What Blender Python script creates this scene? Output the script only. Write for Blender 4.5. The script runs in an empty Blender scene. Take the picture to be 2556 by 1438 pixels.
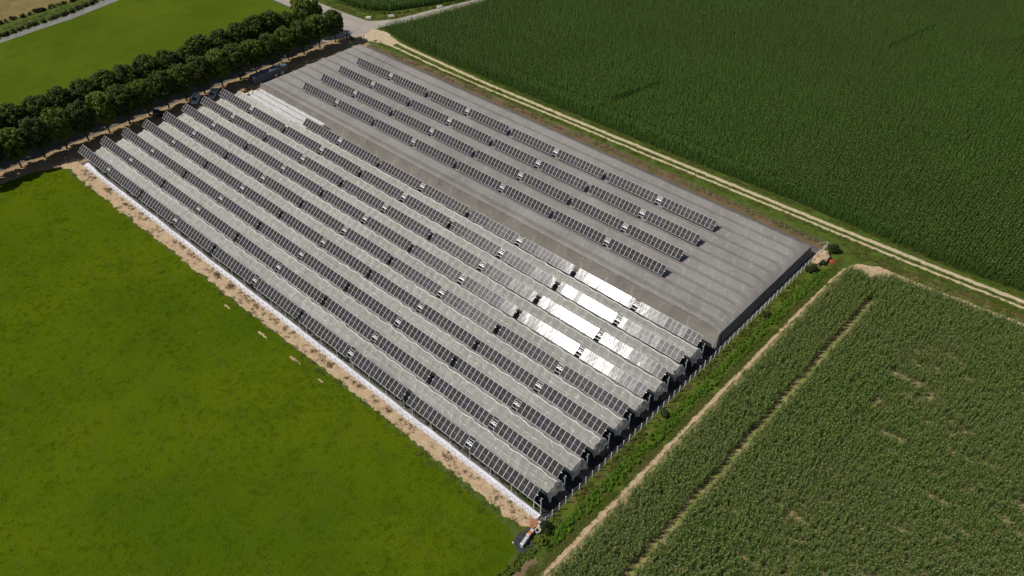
import bpy, bmesh, math, random
import numpy as np
from mathutils import Vector, Matrix, noise as mnoise

random.seed(7)
rng = np.random.default_rng(11)
scene = bpy.context.scene
COL = scene.collection
PI = math.pi
R = math.radians

# ------------------------------------------------------------------ helpers
def link(o, parent=None):
    COL.objects.link(o)
    if parent is not None:
        o.parent = parent
    return o

def tag(o, label=None, cat=None, group=None, kind=None):
    if label: o['label'] = label
    if cat: o['category'] = cat
    if group: o['group'] = group
    if kind: o['kind'] = kind
    return o

def empty(name, loc, rz=0.0):
    o = bpy.data.objects.new(name, None)
    o.empty_display_size = 0.3
    o.location = loc
    o.rotation_euler = (0, 0, rz)
    return link(o)

class MB:
    """collects faces and links them as one mesh object"""
    def __init__(s):
        s.v, s.f, s.m = [], [], []
    def add(s, vs, fs, m=0):
        n = len(s.v)
        s.v.extend([tuple(p) for p in vs])
        for f in fs:
            s.f.append(tuple(i + n for i in f)); s.m.append(m)
    def box(s, c, d, m=0, rot=None):
        hx, hy, hz = d[0] / 2, d[1] / 2, d[2] / 2
        vs = [Vector((x, y, z)) for x in (-hx, hx) for y in (-hy, hy) for z in (-hz, hz)]
        if rot is not None: vs = [rot @ p for p in vs]
        vs = [p + Vector(c) for p in vs]
        s.add(vs, [(0, 1, 3, 2), (4, 6, 7, 5), (0, 4, 5, 1), (2, 3, 7, 6), (0, 2, 6, 4), (1, 5, 7, 3)], m)
    def tube(s, p0, p1, r0, r1=None, n=6, m=0, cap=True):
        r1 = r0 if r1 is None else r1
        p0, p1 = Vector(p0), Vector(p1)
        d = (p1 - p0).normalized()
        a = d.orthogonal().normalized(); b = d.cross(a)
        vs = []
        for p, r in ((p0, r0), (p1, r1)):
            for i in range(n):
                t = 2 * PI * i / n
                vs.append(p + (a * math.cos(t) + b * math.sin(t)) * r)
        fs = [(i, (i + 1) % n, n + (i + 1) % n, n + i) for i in range(n)]
        if cap: fs += [tuple(range(n))[::-1], tuple(range(n, 2 * n))]
        s.add(vs, fs, m)
    def path(s, pts, r, n=4, m=0):
        for a, b in zip(pts[:-1], pts[1:]): s.tube(a, b, r, r, n, m, True)
    def grid(s, fn, nu, nv, m=0):
        vs = [fn(i / (nu - 1), j / (nv - 1)) for i in range(nu) for j in range(nv)]
        fs = [(i * nv + j, (i + 1) * nv + j, (i + 1) * nv + j + 1, i * nv + j + 1) for i in range(nu - 1) for j in range(nv - 1)]
        s.add(vs, fs, m)
    def loft(s, rings, m=0, close=True, cap=True):
        n = len(rings[0]); base = []
        for r in rings: base.extend(r)
        fs = []
        for k in range(len(rings) - 1):
            for i in range(n if close else n - 1):
                j = (i + 1) % n
                fs.append((k * n + i, k * n + j, (k + 1) * n + j, (k + 1) * n + i))
        if cap:
            fs.append(tuple(range(n))[::-1]); fs.append(tuple(range((len(rings) - 1) * n, len(rings) * n)))
        s.add(base, fs, m)
    def mesh(s, name, mats, smooth=False):
        me = bpy.data.meshes.new(name)
        me.from_pydata(s.v, [], s.f)
        for mt in (mats if isinstance(mats, (list, tuple)) else [mats]): me.materials.append(mt)
        me.polygons.foreach_set('material_index', s.m)
        if smooth: me.polygons.foreach_set('use_smooth', [True] * len(me.polygons))
        me.update()
        return me
    def build(s, name, mats, parent=None, loc=(0, 0, 0), rot=(0, 0, 0), smooth=False, bevel=0):
        o = bpy.data.objects.new(name, s.mesh(name, mats, smooth))
        o.location = loc; o.rotation_euler = rot
        link(o, parent)
        if bevel:
            b = o.modifiers.new('bevel', 'BEVEL'); b.width = bevel; b.segments = 2; b.limit_method = 'ANGLE'
        return o

def part(name, me, parent, loc=(0, 0, 0), rot=(0, 0, 0)):
    o = bpy.data.objects.new(name, me)
    o.location = loc; o.rotation_euler = rot
    return link(o, parent)

def vn(x, y, s=1.0, z=0.0):
    return mnoise.noise(Vector((x * s, y * s, z)))

def lerp_poly(pts, x):
    if x <= pts[0][0]: return pts[0][1]
    for (a, b), (c, d) in zip(pts[:-1], pts[1:]):
        if x <= c: return b + (d - b) * (x - a) / (c - a)
    return pts[-1][1]

# ------------------------------------------------------------------ materials
class NT:
    def __init__(s, name):
        s.m = bpy.data.materials.new(name); s.m.use_nodes = True
        s.t = s.m.node_tree; s.t.nodes.clear()
        s.out = s.t.nodes.new('ShaderNodeOutputMaterial')
    def n(s, typ, ins=None, **kw):
        nd = s.t.nodes.new(typ)
        for k, v in kw.items(): setattr(nd, k, v)
        for k, v in (ins or {}).items():
            if hasattr(v, 'links') or isinstance(v, bpy.types.NodeSocket): s.t.links.new(v, nd.inputs[k])
            else: nd.inputs[k].default_value = v
        return nd
    def pos(s): return s.n('ShaderNodeNewGeometry').outputs['Position']
    def obj(s): return s.n('ShaderNodeTexCoord').outputs['Object']
    def scaled(s, vec, sc): return s.n('ShaderNodeVectorMath', {0: vec, 1: sc}, operation='MULTIPLY').outputs[0]
    def noise(s, vec, scale, detail=3.0, rough=0.55):
        return s.n('ShaderNodeTexNoise', {'Vector': vec, 'Scale': scale, 'Detail': detail, 'Roughness': rough}).outputs['Fac']
    def ramp(s, fac, stops, interp='LINEAR'):
        nd = s.n('ShaderNodeValToRGB', {'Fac': fac}); cr = nd.color_ramp; cr.interpolation = interp
        while len(cr.elements) < len(stops): cr.elements.new(0.5)
        for e, (p, c) in zip(cr.elements, stops):
            e.position = p; e.color = (*c, 1) if len(c) == 3 else c
        return nd.outputs['Color']
    def val(s, fac, lo, hi, a=0.0, b=1.0):
        return s.n('ShaderNodeMapRange', {'Value': fac, 'From Min': lo, 'From Max': hi, 'To Min': a, 'To Max': b}, clamp=True).outputs[0]
    def mix(s, fac, a, b, blend='MIX'):
        nd = s.n('ShaderNodeMix', data_type='RGBA', blend_type=blend)
        for i, v in ((0, fac), (6, a), (7, b)):
            if isinstance(v, bpy.types.NodeSocket): s.t.links.new(v, nd.inputs[i])
            else: nd.inputs[i].default_value = v if i == 0 else (*v, 1)
        return nd.outputs[2]
    def math(s, op, a, b=0.5):
        return s.n('ShaderNodeMath', {0: a, 1: b}, operation=op).outputs[0]
    def bump(s, h, strength=0.3, dist=0.1):
        return s.n('ShaderNodeBump', {'Height': h, 'Strength': strength, 'Distance': dist}).outputs[0]
    def bsdf(s, color, rough=0.8, normal=None, spec=0.3, metal=0.0, **kw):
        ins = {'Roughness': rough, 'Specular IOR Level': spec, 'Metallic': metal}
        ins['Base Color'] = color if isinstance(color, bpy.types.NodeSocket) else (*color, 1)
        if normal is not None: ins['Normal'] = normal
        ins.update(kw)
        return s.n('ShaderNodeBsdfPrincipled', ins).outputs[0]
    def fin(s, sh):
        s.t.links.new(sh, s.out.inputs['Surface']); return s.m
    def rnd(s): return s.n('ShaderNodeObjectInfo').outputs['Random']

def plain(name, c, rough=0.7, metal=0.0, spec=0.3, var=0.12, scale=3.0):
    t = NT(name); p = t.obj()
    f = t.noise(p, scale, 4)
    lo = tuple(x * (1 - var) for x in c); hi = tuple(min(1, x * (1 + var)) for x in c)
    return t.fin(t.bsdf(t.ramp(f, [(0.3, lo), (0.7, hi)]), rough, None, spec, metal))

def m_meadow(name, a, b, c, d, dry):
    t = NT(name); p = t.pos()
    big = t.noise(p, 0.028, 4, 0.6); mid = t.noise(p, 0.16, 5, 0.65); fine = t.noise(p, 2.6, 4, 0.7)
    streak = t.noise(t.scaled(p, (0.05, 0.6, 1)), 1.0, 3)
    col = t.mix(t.val(big, 0.38, 0.62), a, b)
    col = t.mix(t.val(mid, 0.5, 0.72, 0, 0.75), col, c)
    col = t.mix(t.val(streak, 0.52, 0.7, 0, 0.35), col, d)
    col = t.mix(t.val(fine, 0.35, 0.7, 0, 1), t.mix(1.0, col, (0.72, 0.72, 0.74), 'MULTIPLY'), col)
    spk = t.math('MULTIPLY', t.val(t.noise(p, 1.1, 2, 0.5), 0.66, 0.74), t.val(t.noise(p, 0.07, 2), 0.5, 0.62))
    col = t.mix(t.math('MULTIPLY', spk, 0.5), col, dry)
    return t.fin(t.bsdf(col, 0.95, t.bump(fine, 0.7, 0.25), 0.0))

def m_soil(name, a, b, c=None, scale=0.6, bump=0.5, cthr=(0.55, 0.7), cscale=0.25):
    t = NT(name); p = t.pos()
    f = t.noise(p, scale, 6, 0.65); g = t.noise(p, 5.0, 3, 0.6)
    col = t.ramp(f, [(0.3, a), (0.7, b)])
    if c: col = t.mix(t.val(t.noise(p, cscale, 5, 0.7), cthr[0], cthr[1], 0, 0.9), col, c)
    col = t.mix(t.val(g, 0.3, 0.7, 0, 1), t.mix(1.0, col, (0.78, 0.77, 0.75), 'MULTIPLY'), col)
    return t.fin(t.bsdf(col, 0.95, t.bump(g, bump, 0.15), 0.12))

def m_leaf(name, a, b, c, transl=0.3, posscale=0.02, spec=0.25, rough=0.55):
    t = NT(name); r = t.rnd(); p = t.pos()
    col = t.mix(r, a, b)
    col = t.mix(t.val(t.noise(p, posscale, 3), 0.42, 0.66), col, c)
    col = t.mix(t.val(t.noise(p, 1.7, 2), 0.35, 0.65), t.mix(1.0, col, (0.7, 0.72, 0.7), 'MULTIPLY'), col)
    bs = t.bsdf(col, rough, None, spec)
    tr = t.n('ShaderNodeBsdfTranslucent', {'Color': col}).outputs[0]
    return t.fin(t.n('ShaderNodeMixShader', {0: transl, 1: bs, 2: tr}).outputs[0])

def m_net(name, a, b, alpha, wrinkle=0.6, transl=0.3, cper=2.0, hi=(0.7, 0.69, 0.66)):
    t = NT(name); p = t.pos()
    w = t.noise(t.scaled(p, (0.55, 1.3, 1)), 1.0, 5, 0.65)
    big = t.noise(p, 0.09, 4, 0.6)
    sp = t.n('ShaderNodeSeparateXYZ', {0: p})
    wob = t.math('MULTIPLY', t.math('SUBTRACT', t.noise(t.scaled(p, (0.5, 0.5, 1)), 1.0, 3), 0.5), 2.6)
    fx = t.math('FRACT', t.math('ADD', t.math('DIVIDE', t.math('ADD', sp.outputs[0], t.math('ADD', wob, t.math('MULTIPLY', sp.outputs[1], 0.35))), cper), 100.0))
    crease = t.math('ADD', t.math('ABSOLUTE', t.math('SUBTRACT', fx, 0.5)), t.val(t.noise(t.scaled(p, (0.8, 0.8, 1)), 1.0, 2), 0.52, 0.66, 0.0, 0.2))
    cr = t.val(crease, 0.0, 0.05, 1, 0)
    col = t.mix(t.val(big, 0.35, 0.65), a, b)
    col = t.mix(t.math('MULTIPLY', cr, 0.75), col, hi)
    rid = t.math('ABSOLUTE', t.math('SUBTRACT', t.noise(t.scaled(p, (0.45, 1.1, 1)), 0.9, 3, 0.6), 0.5))
    rl = t.math('MULTIPLY', t.val(rid, 0.0, 0.02, 1, 0), t.val(t.noise(p, 0.35, 2), 0.45, 0.6))
    col = t.mix(t.math('MULTIPLY', rl, 0.7), col, hi)
    nrm = t.bump(w, wrinkle, 0.35)
    d = t.n('ShaderNodeBsdfDiffuse', {'Color': col, 'Normal': nrm}).outputs[0]
    tr = t.n('ShaderNodeBsdfTranslucent', {'Color': col}).outputs[0]
    dm = t.n('ShaderNodeMixShader', {0: transl, 1: d, 2: tr}).outputs[0]
    # woven cloth lets some light straight through; folds and creases are denser
    geo = t.n('ShaderNodeNewGeometry')
    cosv = t.math('MAXIMUM', t.math('ABSOLUTE', t.n('ShaderNodeVectorMath', {0: geo.outputs['Normal'], 1: geo.outputs['Incoming']}, operation='DOT_PRODUCT').outputs['Value']), 0.2)
    hole = t.math('POWER', t.val(w, 0.3, 0.7, 1.0 - alpha + 0.10, 1.0 - alpha - 0.08), t.math('DIVIDE', 1.0, cosv))
    al = t.math('MINIMUM', t.math('ADD', t.math('SUBTRACT', 1.0, hole), t.math('MULTIPLY', cr, 0.25)), 0.98)
    tp = t.n('ShaderNodeBsdfTransparent').outputs[0]
    return t.fin(t.n('ShaderNodeMixShader', {0: al, 1: tp, 2: dm}).outputs[0])

def m_panel():
    t = NT('panel_glass'); p = t.obj(); r = t.rnd()
    col = t.ramp(r, [(0.0, (0.026, 0.024, 0.026)), (0.35, (0.034, 0.030, 0.031)), (0.6, (0.038, 0.032, 0.032)), (0.85, (0.030, 0.027, 0.040)), (1.0, (0.042, 0.037, 0.035))])
    # cell grid: 6 x 24 half cells with paler gaps
    sp = t.n('ShaderNodeSeparateXYZ', {0: p})
    def line(v, per, w):
        fr = t.math('FRACT', t.math('ADD', t.math('DIVIDE', v, per), 100.0)); 
        return t.math('LESS_THAN', t.math('MINIMUM', fr, t.math('SUBTRACT', 1.0, fr)), w)
    g = t.math('MAXIMUM', line(sp.outputs[0], 0.16, 0.02), line(sp.outputs[1], 0.088, 0.02))
    col = t.mix(t.math('MULTIPLY', g, 0.35), col, (0.10, 0.10, 0.11))
    dust = t.noise(t.scaled(p, (3.0, 0.6, 1)), 1.5, 3, 0.6)
    col = t.mix(t.val(dust, 0.45, 0.8, 0.0, 0.12), col, (0.30, 0.28, 0.26))
    rough = t.val(t.noise(t.scaled(t.pos(), (1.0, 0.35, 0.35)), 1.2, 4, 0.65), 0.3, 0.7, 0.075, 0.165)
    w = t.noise(t.scaled(p, (2.2, 0.5, 1)), 1.0, 2)
    return t.fin(t.bsdf(col, rough, t.bump(w, 0.22, 0.05), 0.055, 0.0, **{'Coat Weight': 0.12, 'Coat Roughness': 0.25, 'Coat IOR': 1.5}))

def m_wire(name, c, step=0.09, w=0.014):
    t = NT(name); p = t.obj(); sp = t.n('ShaderNodeSeparateXYZ', {0: p})
    def ln(v):
        fr = t.math('FRACT', t.math('ADD', t.math('DIVIDE', v, step), 1000.0))
        return t.math('LESS_THAN', fr, w)
    h = t.math('ADD', sp.outputs[0], sp.outputs[1])
    g = t.math('MAXIMUM', ln(t.math('ADD', h, sp.outputs[2])), ln(t.math('SUBTRACT', h, sp.outputs[2])))
    d = t.bsdf(c, 0.5, None, 0.4, 0.3)
    tp = t.n('ShaderNodeBsdfTransparent').outputs[0]
    return t.fin(t.n('ShaderNodeMixShader', {0: g, 1: tp, 2: d}).outputs[0])

def m_road(name='asphalt', k=1.0):
    t = NT(name); p = t.pos()
    f = t.noise(p, 0.22, 6, 0.65); g = t.noise(p, 6.0, 3)
    col = t.ramp(f, [(0.3, (0.33, 0.285, 0.245)), (0.7, (0.44, 0.385, 0.335))])
    col = t.mix(t.val(t.noise(t.scaled(p, (0.3, 0.05, 1)), 1.0, 4), 0.55, 0.68, 0, 0.6), col, (0.24, 0.20, 0.185))
    col = t.mix(t.val(g, 0.35, 0.65), t.mix(1.0, col, (0.85, 0.85, 0.85), 'MULTIPLY'), col)
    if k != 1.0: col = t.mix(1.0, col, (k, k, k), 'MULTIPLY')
    return t.fin(t.bsdf(col, 0.9, t.bump(g, 0.2, 0.02), 0.2))

def m_water():
    t = NT('canal_water'); p = t.pos()
    w = t.noise(p, 2.5, 3)
    return t.fin(t.bsdf(t.ramp(t.noise(p, 0.2, 4), [(0.3, (0.21, 0.20, 0.17)), (0.7, (0.27, 0.26, 0.22))]), 0.12, t.bump(w, 0.08, 0.05), 0.5))

M = dict(
    meadow=m_meadow('meadow_grass', (0.070, 0.118, 0.004), (0.100, 0.144, 0.004), (0.062, 0.104, 0.005), (0.094, 0.124, 0.016), (0.20, 0.18, 0.09)),
    far_meadow=m_meadow('far_meadow_grass', (0.080, 0.125, 0.008), (0.105, 0.148, 0.010), (0.072, 0.112, 0.008), (0.115, 0.140, 0.020), (0.17, 0.19, 0.05)),
    verge=m_soil('verge_ground', (0.055, 0.088, 0.012), (0.105, 0.145, 0.022), (0.17, 0.14, 0.06), 0.5, 0.6, (0.56, 0.72)),
    dry_verge=m_soil('dry_verge_ground', (0.15, 0.115, 0.055), (0.26, 0.15, 0.085), (0.085, 0.10, 0.022), 0.5, 0.6, (0.46, 0.6)),
    ditch=m_soil('ditch_ground', (0.075, 0.115, 0.012), (0.130, 0.165, 0.022), (0.19, 0.13, 0.06), 0.5, 0.7, (0.55, 0.68)),
    sand=m_soil('sandy_soil', (0.42, 0.30, 0.18), (0.64, 0.485, 0.315), (0.26, 0.19, 0.095), 0.9, 0.7, (0.56, 0.7), 0.7),
    rut=m_soil('rut_gravel', (0.46, 0.37, 0.23), (0.66, 0.55, 0.37), (0.36, 0.31, 0.17), 0.8, 0.4, (0.58, 0.75), 0.6),
    avenue=m_soil('avenue_soil', (0.30, 0.205, 0.11), (0.46, 0.33, 0.18), (0.10, 0.10, 0.035), 0.35, 0.6, (0.58, 0.72), 0.12),
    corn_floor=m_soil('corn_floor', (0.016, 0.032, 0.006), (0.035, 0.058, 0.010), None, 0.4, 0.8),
    corn_soil=m_soil('corn_soil', (0.20, 0.165, 0.075), (0.40, 0.305, 0.165), None, 0.5, 0.7),
    tram=m_soil('tramline_soil', (0.36, 0.29, 0.13), (0.50, 0.39, 0.20), (0.20, 0.26, 0.05), 0.6, 0.6, (0.42, 0.55), 0.35),
    tan=m_soil('stubble', (0.20, 0.155, 0.055), (0.29, 0.22, 0.09), (0.155, 0.135, 0.045), 0.10, 0.5, (0.5, 0.65), 0.07),
    weedmat=m_soil('weed_mat', (0.018, 0.018, 0.022), (0.035, 0.034, 0.038), (0.11, 0.10, 0.095), 0.5, 0.2, (0.6, 0.75), 0.3),
    yard=m_soil('yard_ground', (0.115, 0.105, 0.10), (0.17, 0.155, 0.145), (0.07, 0.07, 0.05), 0.5, 0.4, (0.55, 0.7), 0.3),
    road=m_road(), shade_road=m_road('shade_painted_asphalt', 0.36), tree_shade=m_soil('shade_painted_soil', (0.055, 0.05, 0.025), (0.10, 0.085, 0.045), None, 0.5, 0.6), water=m_water(), panel=m_panel(),  # the darkened asphalt and dark soil have the avenue's tree shade in their colour
    mud=m_soil('ditch_mud', (0.16, 0.11, 0.06), (0.24, 0.17, 0.10), None, 0.6, 0.3),
    alu=plain('panel_frame', (0.54, 0.53, 0.525), 0.5, 0.0, 0.3, 0.05),
    steel=plain('galvanised_steel', (0.50, 0.52, 0.53), 0.45, 0.3, 0.5),
    white_steel=plain('white_steel', (0.56, 0.56, 0.56), 0.4, 0.0, 0.5, 0.05),
    backsheet=plain('back_sheet', (0.62, 0.62, 0.64), 0.6),
    midgap=plain('half_cell_gap', (0.26, 0.26, 0.265), 0.4, 0.0, 0.5, 0.05),
    pale_net=m_net('pale_netting', (0.52, 0.51, 0.46), (0.62, 0.605, 0.555), 0.66, 1.0, 0.3, 2.0, (0.86, 0.85, 0.81)),
    flap_net=m_net('hanging_netting', (0.74, 0.75, 0.71), (0.82, 0.83, 0.79), 0.55, 0.5, 0.65, 0.6, (0.88, 0.88, 0.85)),
    white_net=m_net('white_netting', (0.62, 0.61, 0.59), (0.76, 0.75, 0.73), 0.80, 1.0, 0.25, 1.1, (0.92, 0.91, 0.89)),
    grey_net=m_net('grey_netting', (0.250, 0.233, 0.215), (0.315, 0.296, 0.275), 0.90, 0.2, 0.12, 3.5, (0.40, 0.38, 0.355)),
    wall_net=m_net('grey_side_netting', (0.215, 0.198, 0.175), (0.26, 0.24, 0.215), 0.88, 0.3, 0.15, 7.0, (0.33, 0.305, 0.27)),
    seam=plain('net_seam', (0.80, 0.79, 0.75), 0.8, 0.0, 0.1, 0.1),
    grey_seam=plain('grey_net_seam', (0.42, 0.40, 0.375), 0.8, 0.0, 0.1, 0.1),
    white_cloth=plain('white_cloth', (0.76, 0.74, 0.77), 0.8, 0.0, 0.2, 0.06, 1.0),
    post=plain('concrete_post', (0.62, 0.63, 0.64), 0.7, 0.0, 0.2),
    wire_post=plain('metal_post', (0.42, 0.41, 0.40), 0.5, 0.3, 0.4),
    pale_post=plain('pale_wood_post', (0.46, 0.37, 0.30), 0.8),
    wire=m_wire('fence_wire', (0.45, 0.46, 0.47)), brace_wire=plain('brace_wire', (0.30, 0.30, 0.31), 0.5, 0.4),
    bark=plain('bark', (0.075, 0.052, 0.035), 0.95, 0, 0.1, 0.3, 6.0),
    leafA=m_leaf('tree_leaf', (0.104, 0.172, 0.020), (0.215, 0.275, 0.034), (0.158, 0.205, 0.028), 0.3, 0.05),
    leafB=m_leaf('tree_leaf_dark', (0.076, 0.124, 0.020), (0.128, 0.176, 0.028), (0.100, 0.138, 0.024), 0.3, 0.05),
    corn=m_leaf('corn_leaf', (0.030, 0.098, 0.006), (0.095, 0.212, 0.012), (0.062, 0.132, 0.010), 0.3, 0.012, 0.25, 0.45),
    tassel=plain('corn_tassel', (0.22, 0.27, 0.08), 0.8),
    corn_dry=m_leaf('corn_leaf_dull', (0.044, 0.108, 0.012), (0.172, 0.250, 0.040), (0.125, 0.178, 0.036), 0.28, 0.05, 0.35, 0.40),
    weed=m_leaf('weed_leaf', (0.095, 0.215, 0.011), (0.175, 0.320, 0.020), (0.120, 0.225, 0.015), 0.3, 0.06),
    brush=m_leaf('brush_leaf', (0.110, 0.150, 0.016), (0.200, 0.200, 0.030), (0.100, 0.155, 0.014), 0.25, 0.08),
    dark_leaf=m_leaf('shrub_leaf', (0.030, 0.050, 0.012), (0.046, 0.072, 0.014), (0.036, 0.056, 0.012), 0.25, 0.1),
    grass=m_leaf('grass_blade', (0.092, 0.146, 0.004), (0.130, 0.186, 0.006), (0.080, 0.130, 0.005), 0.3, 0.2, 0.0, 0.8),
    fgrass=m_leaf('verge_blade', (0.105, 0.160, 0.016), (0.165, 0.220, 0.034), (0.20, 0.19, 0.06), 0.3, 0.08, 0.1, 0.8),
    rgrass=m_leaf('dry_blade', (0.24, 0.135, 0.075), (0.31, 0.20, 0.11), (0.14, 0.14, 0.04), 0.25, 0.1, 0.1, 0.8),
    orchard=m_leaf('orchard_leaf', (0.040, 0.072, 0.014), (0.075, 0.105, 0.020), (0.05, 0.08, 0.016), 0.25, 0.2),
    container=plain('container_paint', (0.11, 0.13, 0.16), 0.5, 0.0, 0.4, 0.08, 0.8),
    grey_box=plain('grey_metal', (0.45, 0.46, 0.50), 0.5),
    carw=plain('white_car_paint', (0.72, 0.74, 0.75), 0.25, 0.0, 0.5, 0.02), card=plain('black_car_paint', (0.02, 0.02, 0.022), 0.25, 0.0, 0.5, 0.02),
    cars=plain('silver_car_paint', (0.55, 0.58, 0.60), 0.25, 0.1, 0.5, 0.02),
    glass=plain('car_glass', (0.012, 0.014, 0.018), 0.08, 0.0, 0.5, 0.02), tyre=plain('tyre', (0.02, 0.02, 0.02), 0.9),
    plastic=m_soil('black_plastic', (0.03, 0.03, 0.035), (0.085, 0.08, 0.085), (0.20, 0.19, 0.20), 1.6, 0.8, (0.6, 0.75), 1.2),
    concrete=plain('concrete', (0.52, 0.47, 0.40), 0.9, 0, 0.2, 0.2), brick=plain('dark_brick', (0.17, 0.13, 0.11), 0.9, 0, 0.2, 0.25),
    rubble=plain('clay_rubble', (0.36, 0.17, 0.10), 0.9, 0, 0.2, 0.35, 2.5), red=plain('red_sheet', (0.50, 0.05, 0.04), 0.6),
    hive_w=plain('hive_paint', (0.66, 0.68, 0.66), 0.6), hive_g=plain('green_hive_paint', (0.42, 0.56, 0.40), 0.6), hive_o=plain('orange_hive_paint', (0.72, 0.16, 0.03), 0.6),
    lid=plain('hive_lid', (0.62, 0.64, 0.65), 0.4, 0.2, 0.5), sack=plain('white_sack', (0.74, 0.72, 0.66), 0.8), black=plain('black_paint', (0.02, 0.02, 0.02), 0.5),
    lamp=plain('lamp_white', (0.75, 0.75, 0.74), 0.4),
    mesh_dark=plain('dark_mesh', (0.07, 0.065, 0.065), 0.8),
)

# ------------------------------------------------------------------ ground sheets
def jitter_poly(poly, step, amp, sc=0.35, seed=0.0, edges=None):
    out = []
    n = len(poly)
    for i in range(n):
        a = Vector(poly[i]); b = Vector(poly[(i + 1) % n])
        L = (b - a).length
        if amp == 0 or (edges is not None and i not in edges) or L > 260:
            out.append(a); continue
        k = max(1, int(L / step)); nrm = Vector((-(b - a).y, (b - a).x)).normalized()
        for j in range(k):
            q = a + (b - a) * (j / k)
            d = mnoise.noise(Vector((q.x * sc, q.y * sc, seed))) + 0.6 * mnoise.noise(Vector((q.x * sc * 3.1, q.y * sc * 3.1, seed + 5)))
            out.append(q + nrm * d * amp * (0 if j == 0 else 1))
    return out

def sheet(name, poly, z, mat, amp=0.0, step=0.6, sc=0.35, seed=0.0, edges=None, kind='structure'):
    pts = jitter_poly(poly, step, amp, sc, seed, edges)
    bm = bmesh.new()
    vs = [bm.verts.new((p[0], p[1], z)) for p in pts]
    f = bm.faces.new(vs)
    bm.normal_update()
    if f.normal.z < 0: f.normal_flip()
    bmesh.ops.triangulate(bm, faces=[f])
    me = bpy.data.meshes.new(name); bm.to_mesh(me); bm.free()
    me.materials.append(mat)
    o = bpy.data.objects.new(name, me); link(o)
    if kind: o['kind'] = kind
    return o

sheet('ground', [(-1800, -1800), (1800, -1800), (1800, 1800), (-1800, 1800)], 0.0, M['verge'])
sheet('meadow', [(-400, -6.3), (-400, -400), (300, -400), (164.3, -40), (163.6, -14), (161.2, -8.0), (157.5, -6.6), (130, -5.5), (112, -5.3), (90, -5.8), (64, -5.9), (30, -6.0), (14, -6.2), (4.0, -6.6), (0.5, -5.6), (-2.5, -8.2), (-4.5, -12), (-7.6, -40), (-9, -200)],
      0.008, M['meadow'], 0.7, 0.45, 0.5, 1.0, set(range(3, 17)))
sheet('far_meadow', [(-27.5, 95.6), (-27.0, 40), (-27.3, -10), (-27.5, -300), (-70, -300), (-86.8, -30), (-92.0, 14.3), (-93.4, 28.3), (-93.8, 39.9), (-97.6, 58.4), (-103, 95)], 0.004, M['far_meadow'], 0.35, 1.0, 0.4, 2.0)
sheet('avenue_ground', [(-27.6, -300), (-5.5, -300), (-5, -13), (-3.2, -9), (-1.5, -6.2), (0.3, -4.9), (0.3, 96.5), (-8, 97.5), (-27.6, 96.3)], 0.004, M['avenue'], 0.5, 0.8, 0.4, 3.0)
sheet('avenue_road', [(-19.6, -300), (-11.6, -300), (-11.4, 30), (-11.6, 88), (-19.6, 88)], 0.008, M['shade_road'], 0.25, 0.8, 0.4, 4.0)  # asphalt colour lowered so the road carries painted tree shade
sheet('painted_tree_shade', [(-28.0, -300), (-19.4, -300), (-19.4, 92), (-28.0, 94)], 0.010, M['tree_shade'], 0.4, 0.8, 0.4, 23.0)  # dark sheet added as painted shade beneath the far tree row
sheet('road', [(-140, 105.4), (-45.2, 106.9), (-31.8, 107.0), (-23.6, 107.5), (-15.9, 108.2), (-14.0, 109.4), (-11.4, 112.4), (-9, 116.4), (-5.8, 130.3), (-1.3, 146.3), (9, 190), (40, 320), (45, 319), (13.4, 189), (2.4, 149.5), (-2.0, 126.9), (-4.4, 116.4), (-6.4, 110.4), (-8.4, 105.2), (-7.4, 101.6), (-6.9, 98.6), (-10.2, 94.5), (-12.4, 87.5), (-20.8, 87.5), (-22.6, 94.6), (-29, 97.3), (-51, 97.4), (-140, 95.5)], 0.012, M['road'], 0.15, 0.8, 0.4, 5.0)
sheet('track_apron', [(-9.0, 105.4), (-6.9, 98.8), (-4.5, 96.8), (0.0, 98.9), (6, 100.0), (6, 104.0), (1.8, 104.9), (-3, 106.6)], 0.016, M['rut'], 0.4, 0.5, 0.5, 6.0)
LO = [(-3, 100.7), (12, 100.4), (30, 99.8), (48, 99.9), (78, 100.9), (104, 101.4), (146, 102.8), (180, 103.8), (198, 104.9), (300, 110)]
HI = [(-3, 103.7), (14, 103.0), (30, 102.6), (47, 102.3), (78, 102.9), (109, 103.8), (148, 104.8), (184, 106.2), (200, 107.1), (300, 112.2)]
def ribbon(cl, w): return [(x, y + w / 2) for x, y in cl] + [(x, y - w / 2) for x, y in reversed(cl)]
sheet('track_rut', ribbon(LO, 0.85), 0.012, M['rut'], 0.22, 0.5, 0.6, 7.0)
sheet('track_rut', ribbon(HI, 1.15), 0.012, M['rut'], 0.28, 0.5, 0.6, 8.0)
sheet('dry_verge', [(0, 96.0), (20, 97.9), (60, 98.2), (100, 98.4), (128, 98.0), (150, 97.4), (162, 97.3), (162, 95.0), (0, 95.0)], 0.004, M['dry_verge'], 0.5, 0.6, 0.4, 9.0)
sheet('dry_verge', [(167, 99.6), (180, 100.6), (200, 102.4), (300, 107), (300, 105), (200, 100.6), (180, 99.0), (170, 98.4)], 0.004, M['dry_verge'], 0.45, 0.6, 0.4, 10.0)
sheet('sand_strip', [(-3.5, -2.2), (161.2, -2.2), (161.0, -4.0), (157.5, -5.2), (130, -5.0), (112, -4.9), (90, -5.3), (64, -5.5), (30, -5.7), (8, -6.0), (1, -5.3), (-2.5, -7.5)], 0.016, M['sand'], 0.75, 0.4, 0.6, 11.0, set(range(2, 12)))
sheet('yard', [(0.2, -2.3), (161.6, -2.3), (161.6, 95.2), (0.2, 95.2)], 0.020, M['yard'])
sheet('weed_mat', [(157.4, -1.2), (161.7, -1.2), (161.7, 52.5), (157.4, 52.5)], 0.024, M['weedmat'], 0.2, 0.6, 0.5, 12.0)
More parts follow.
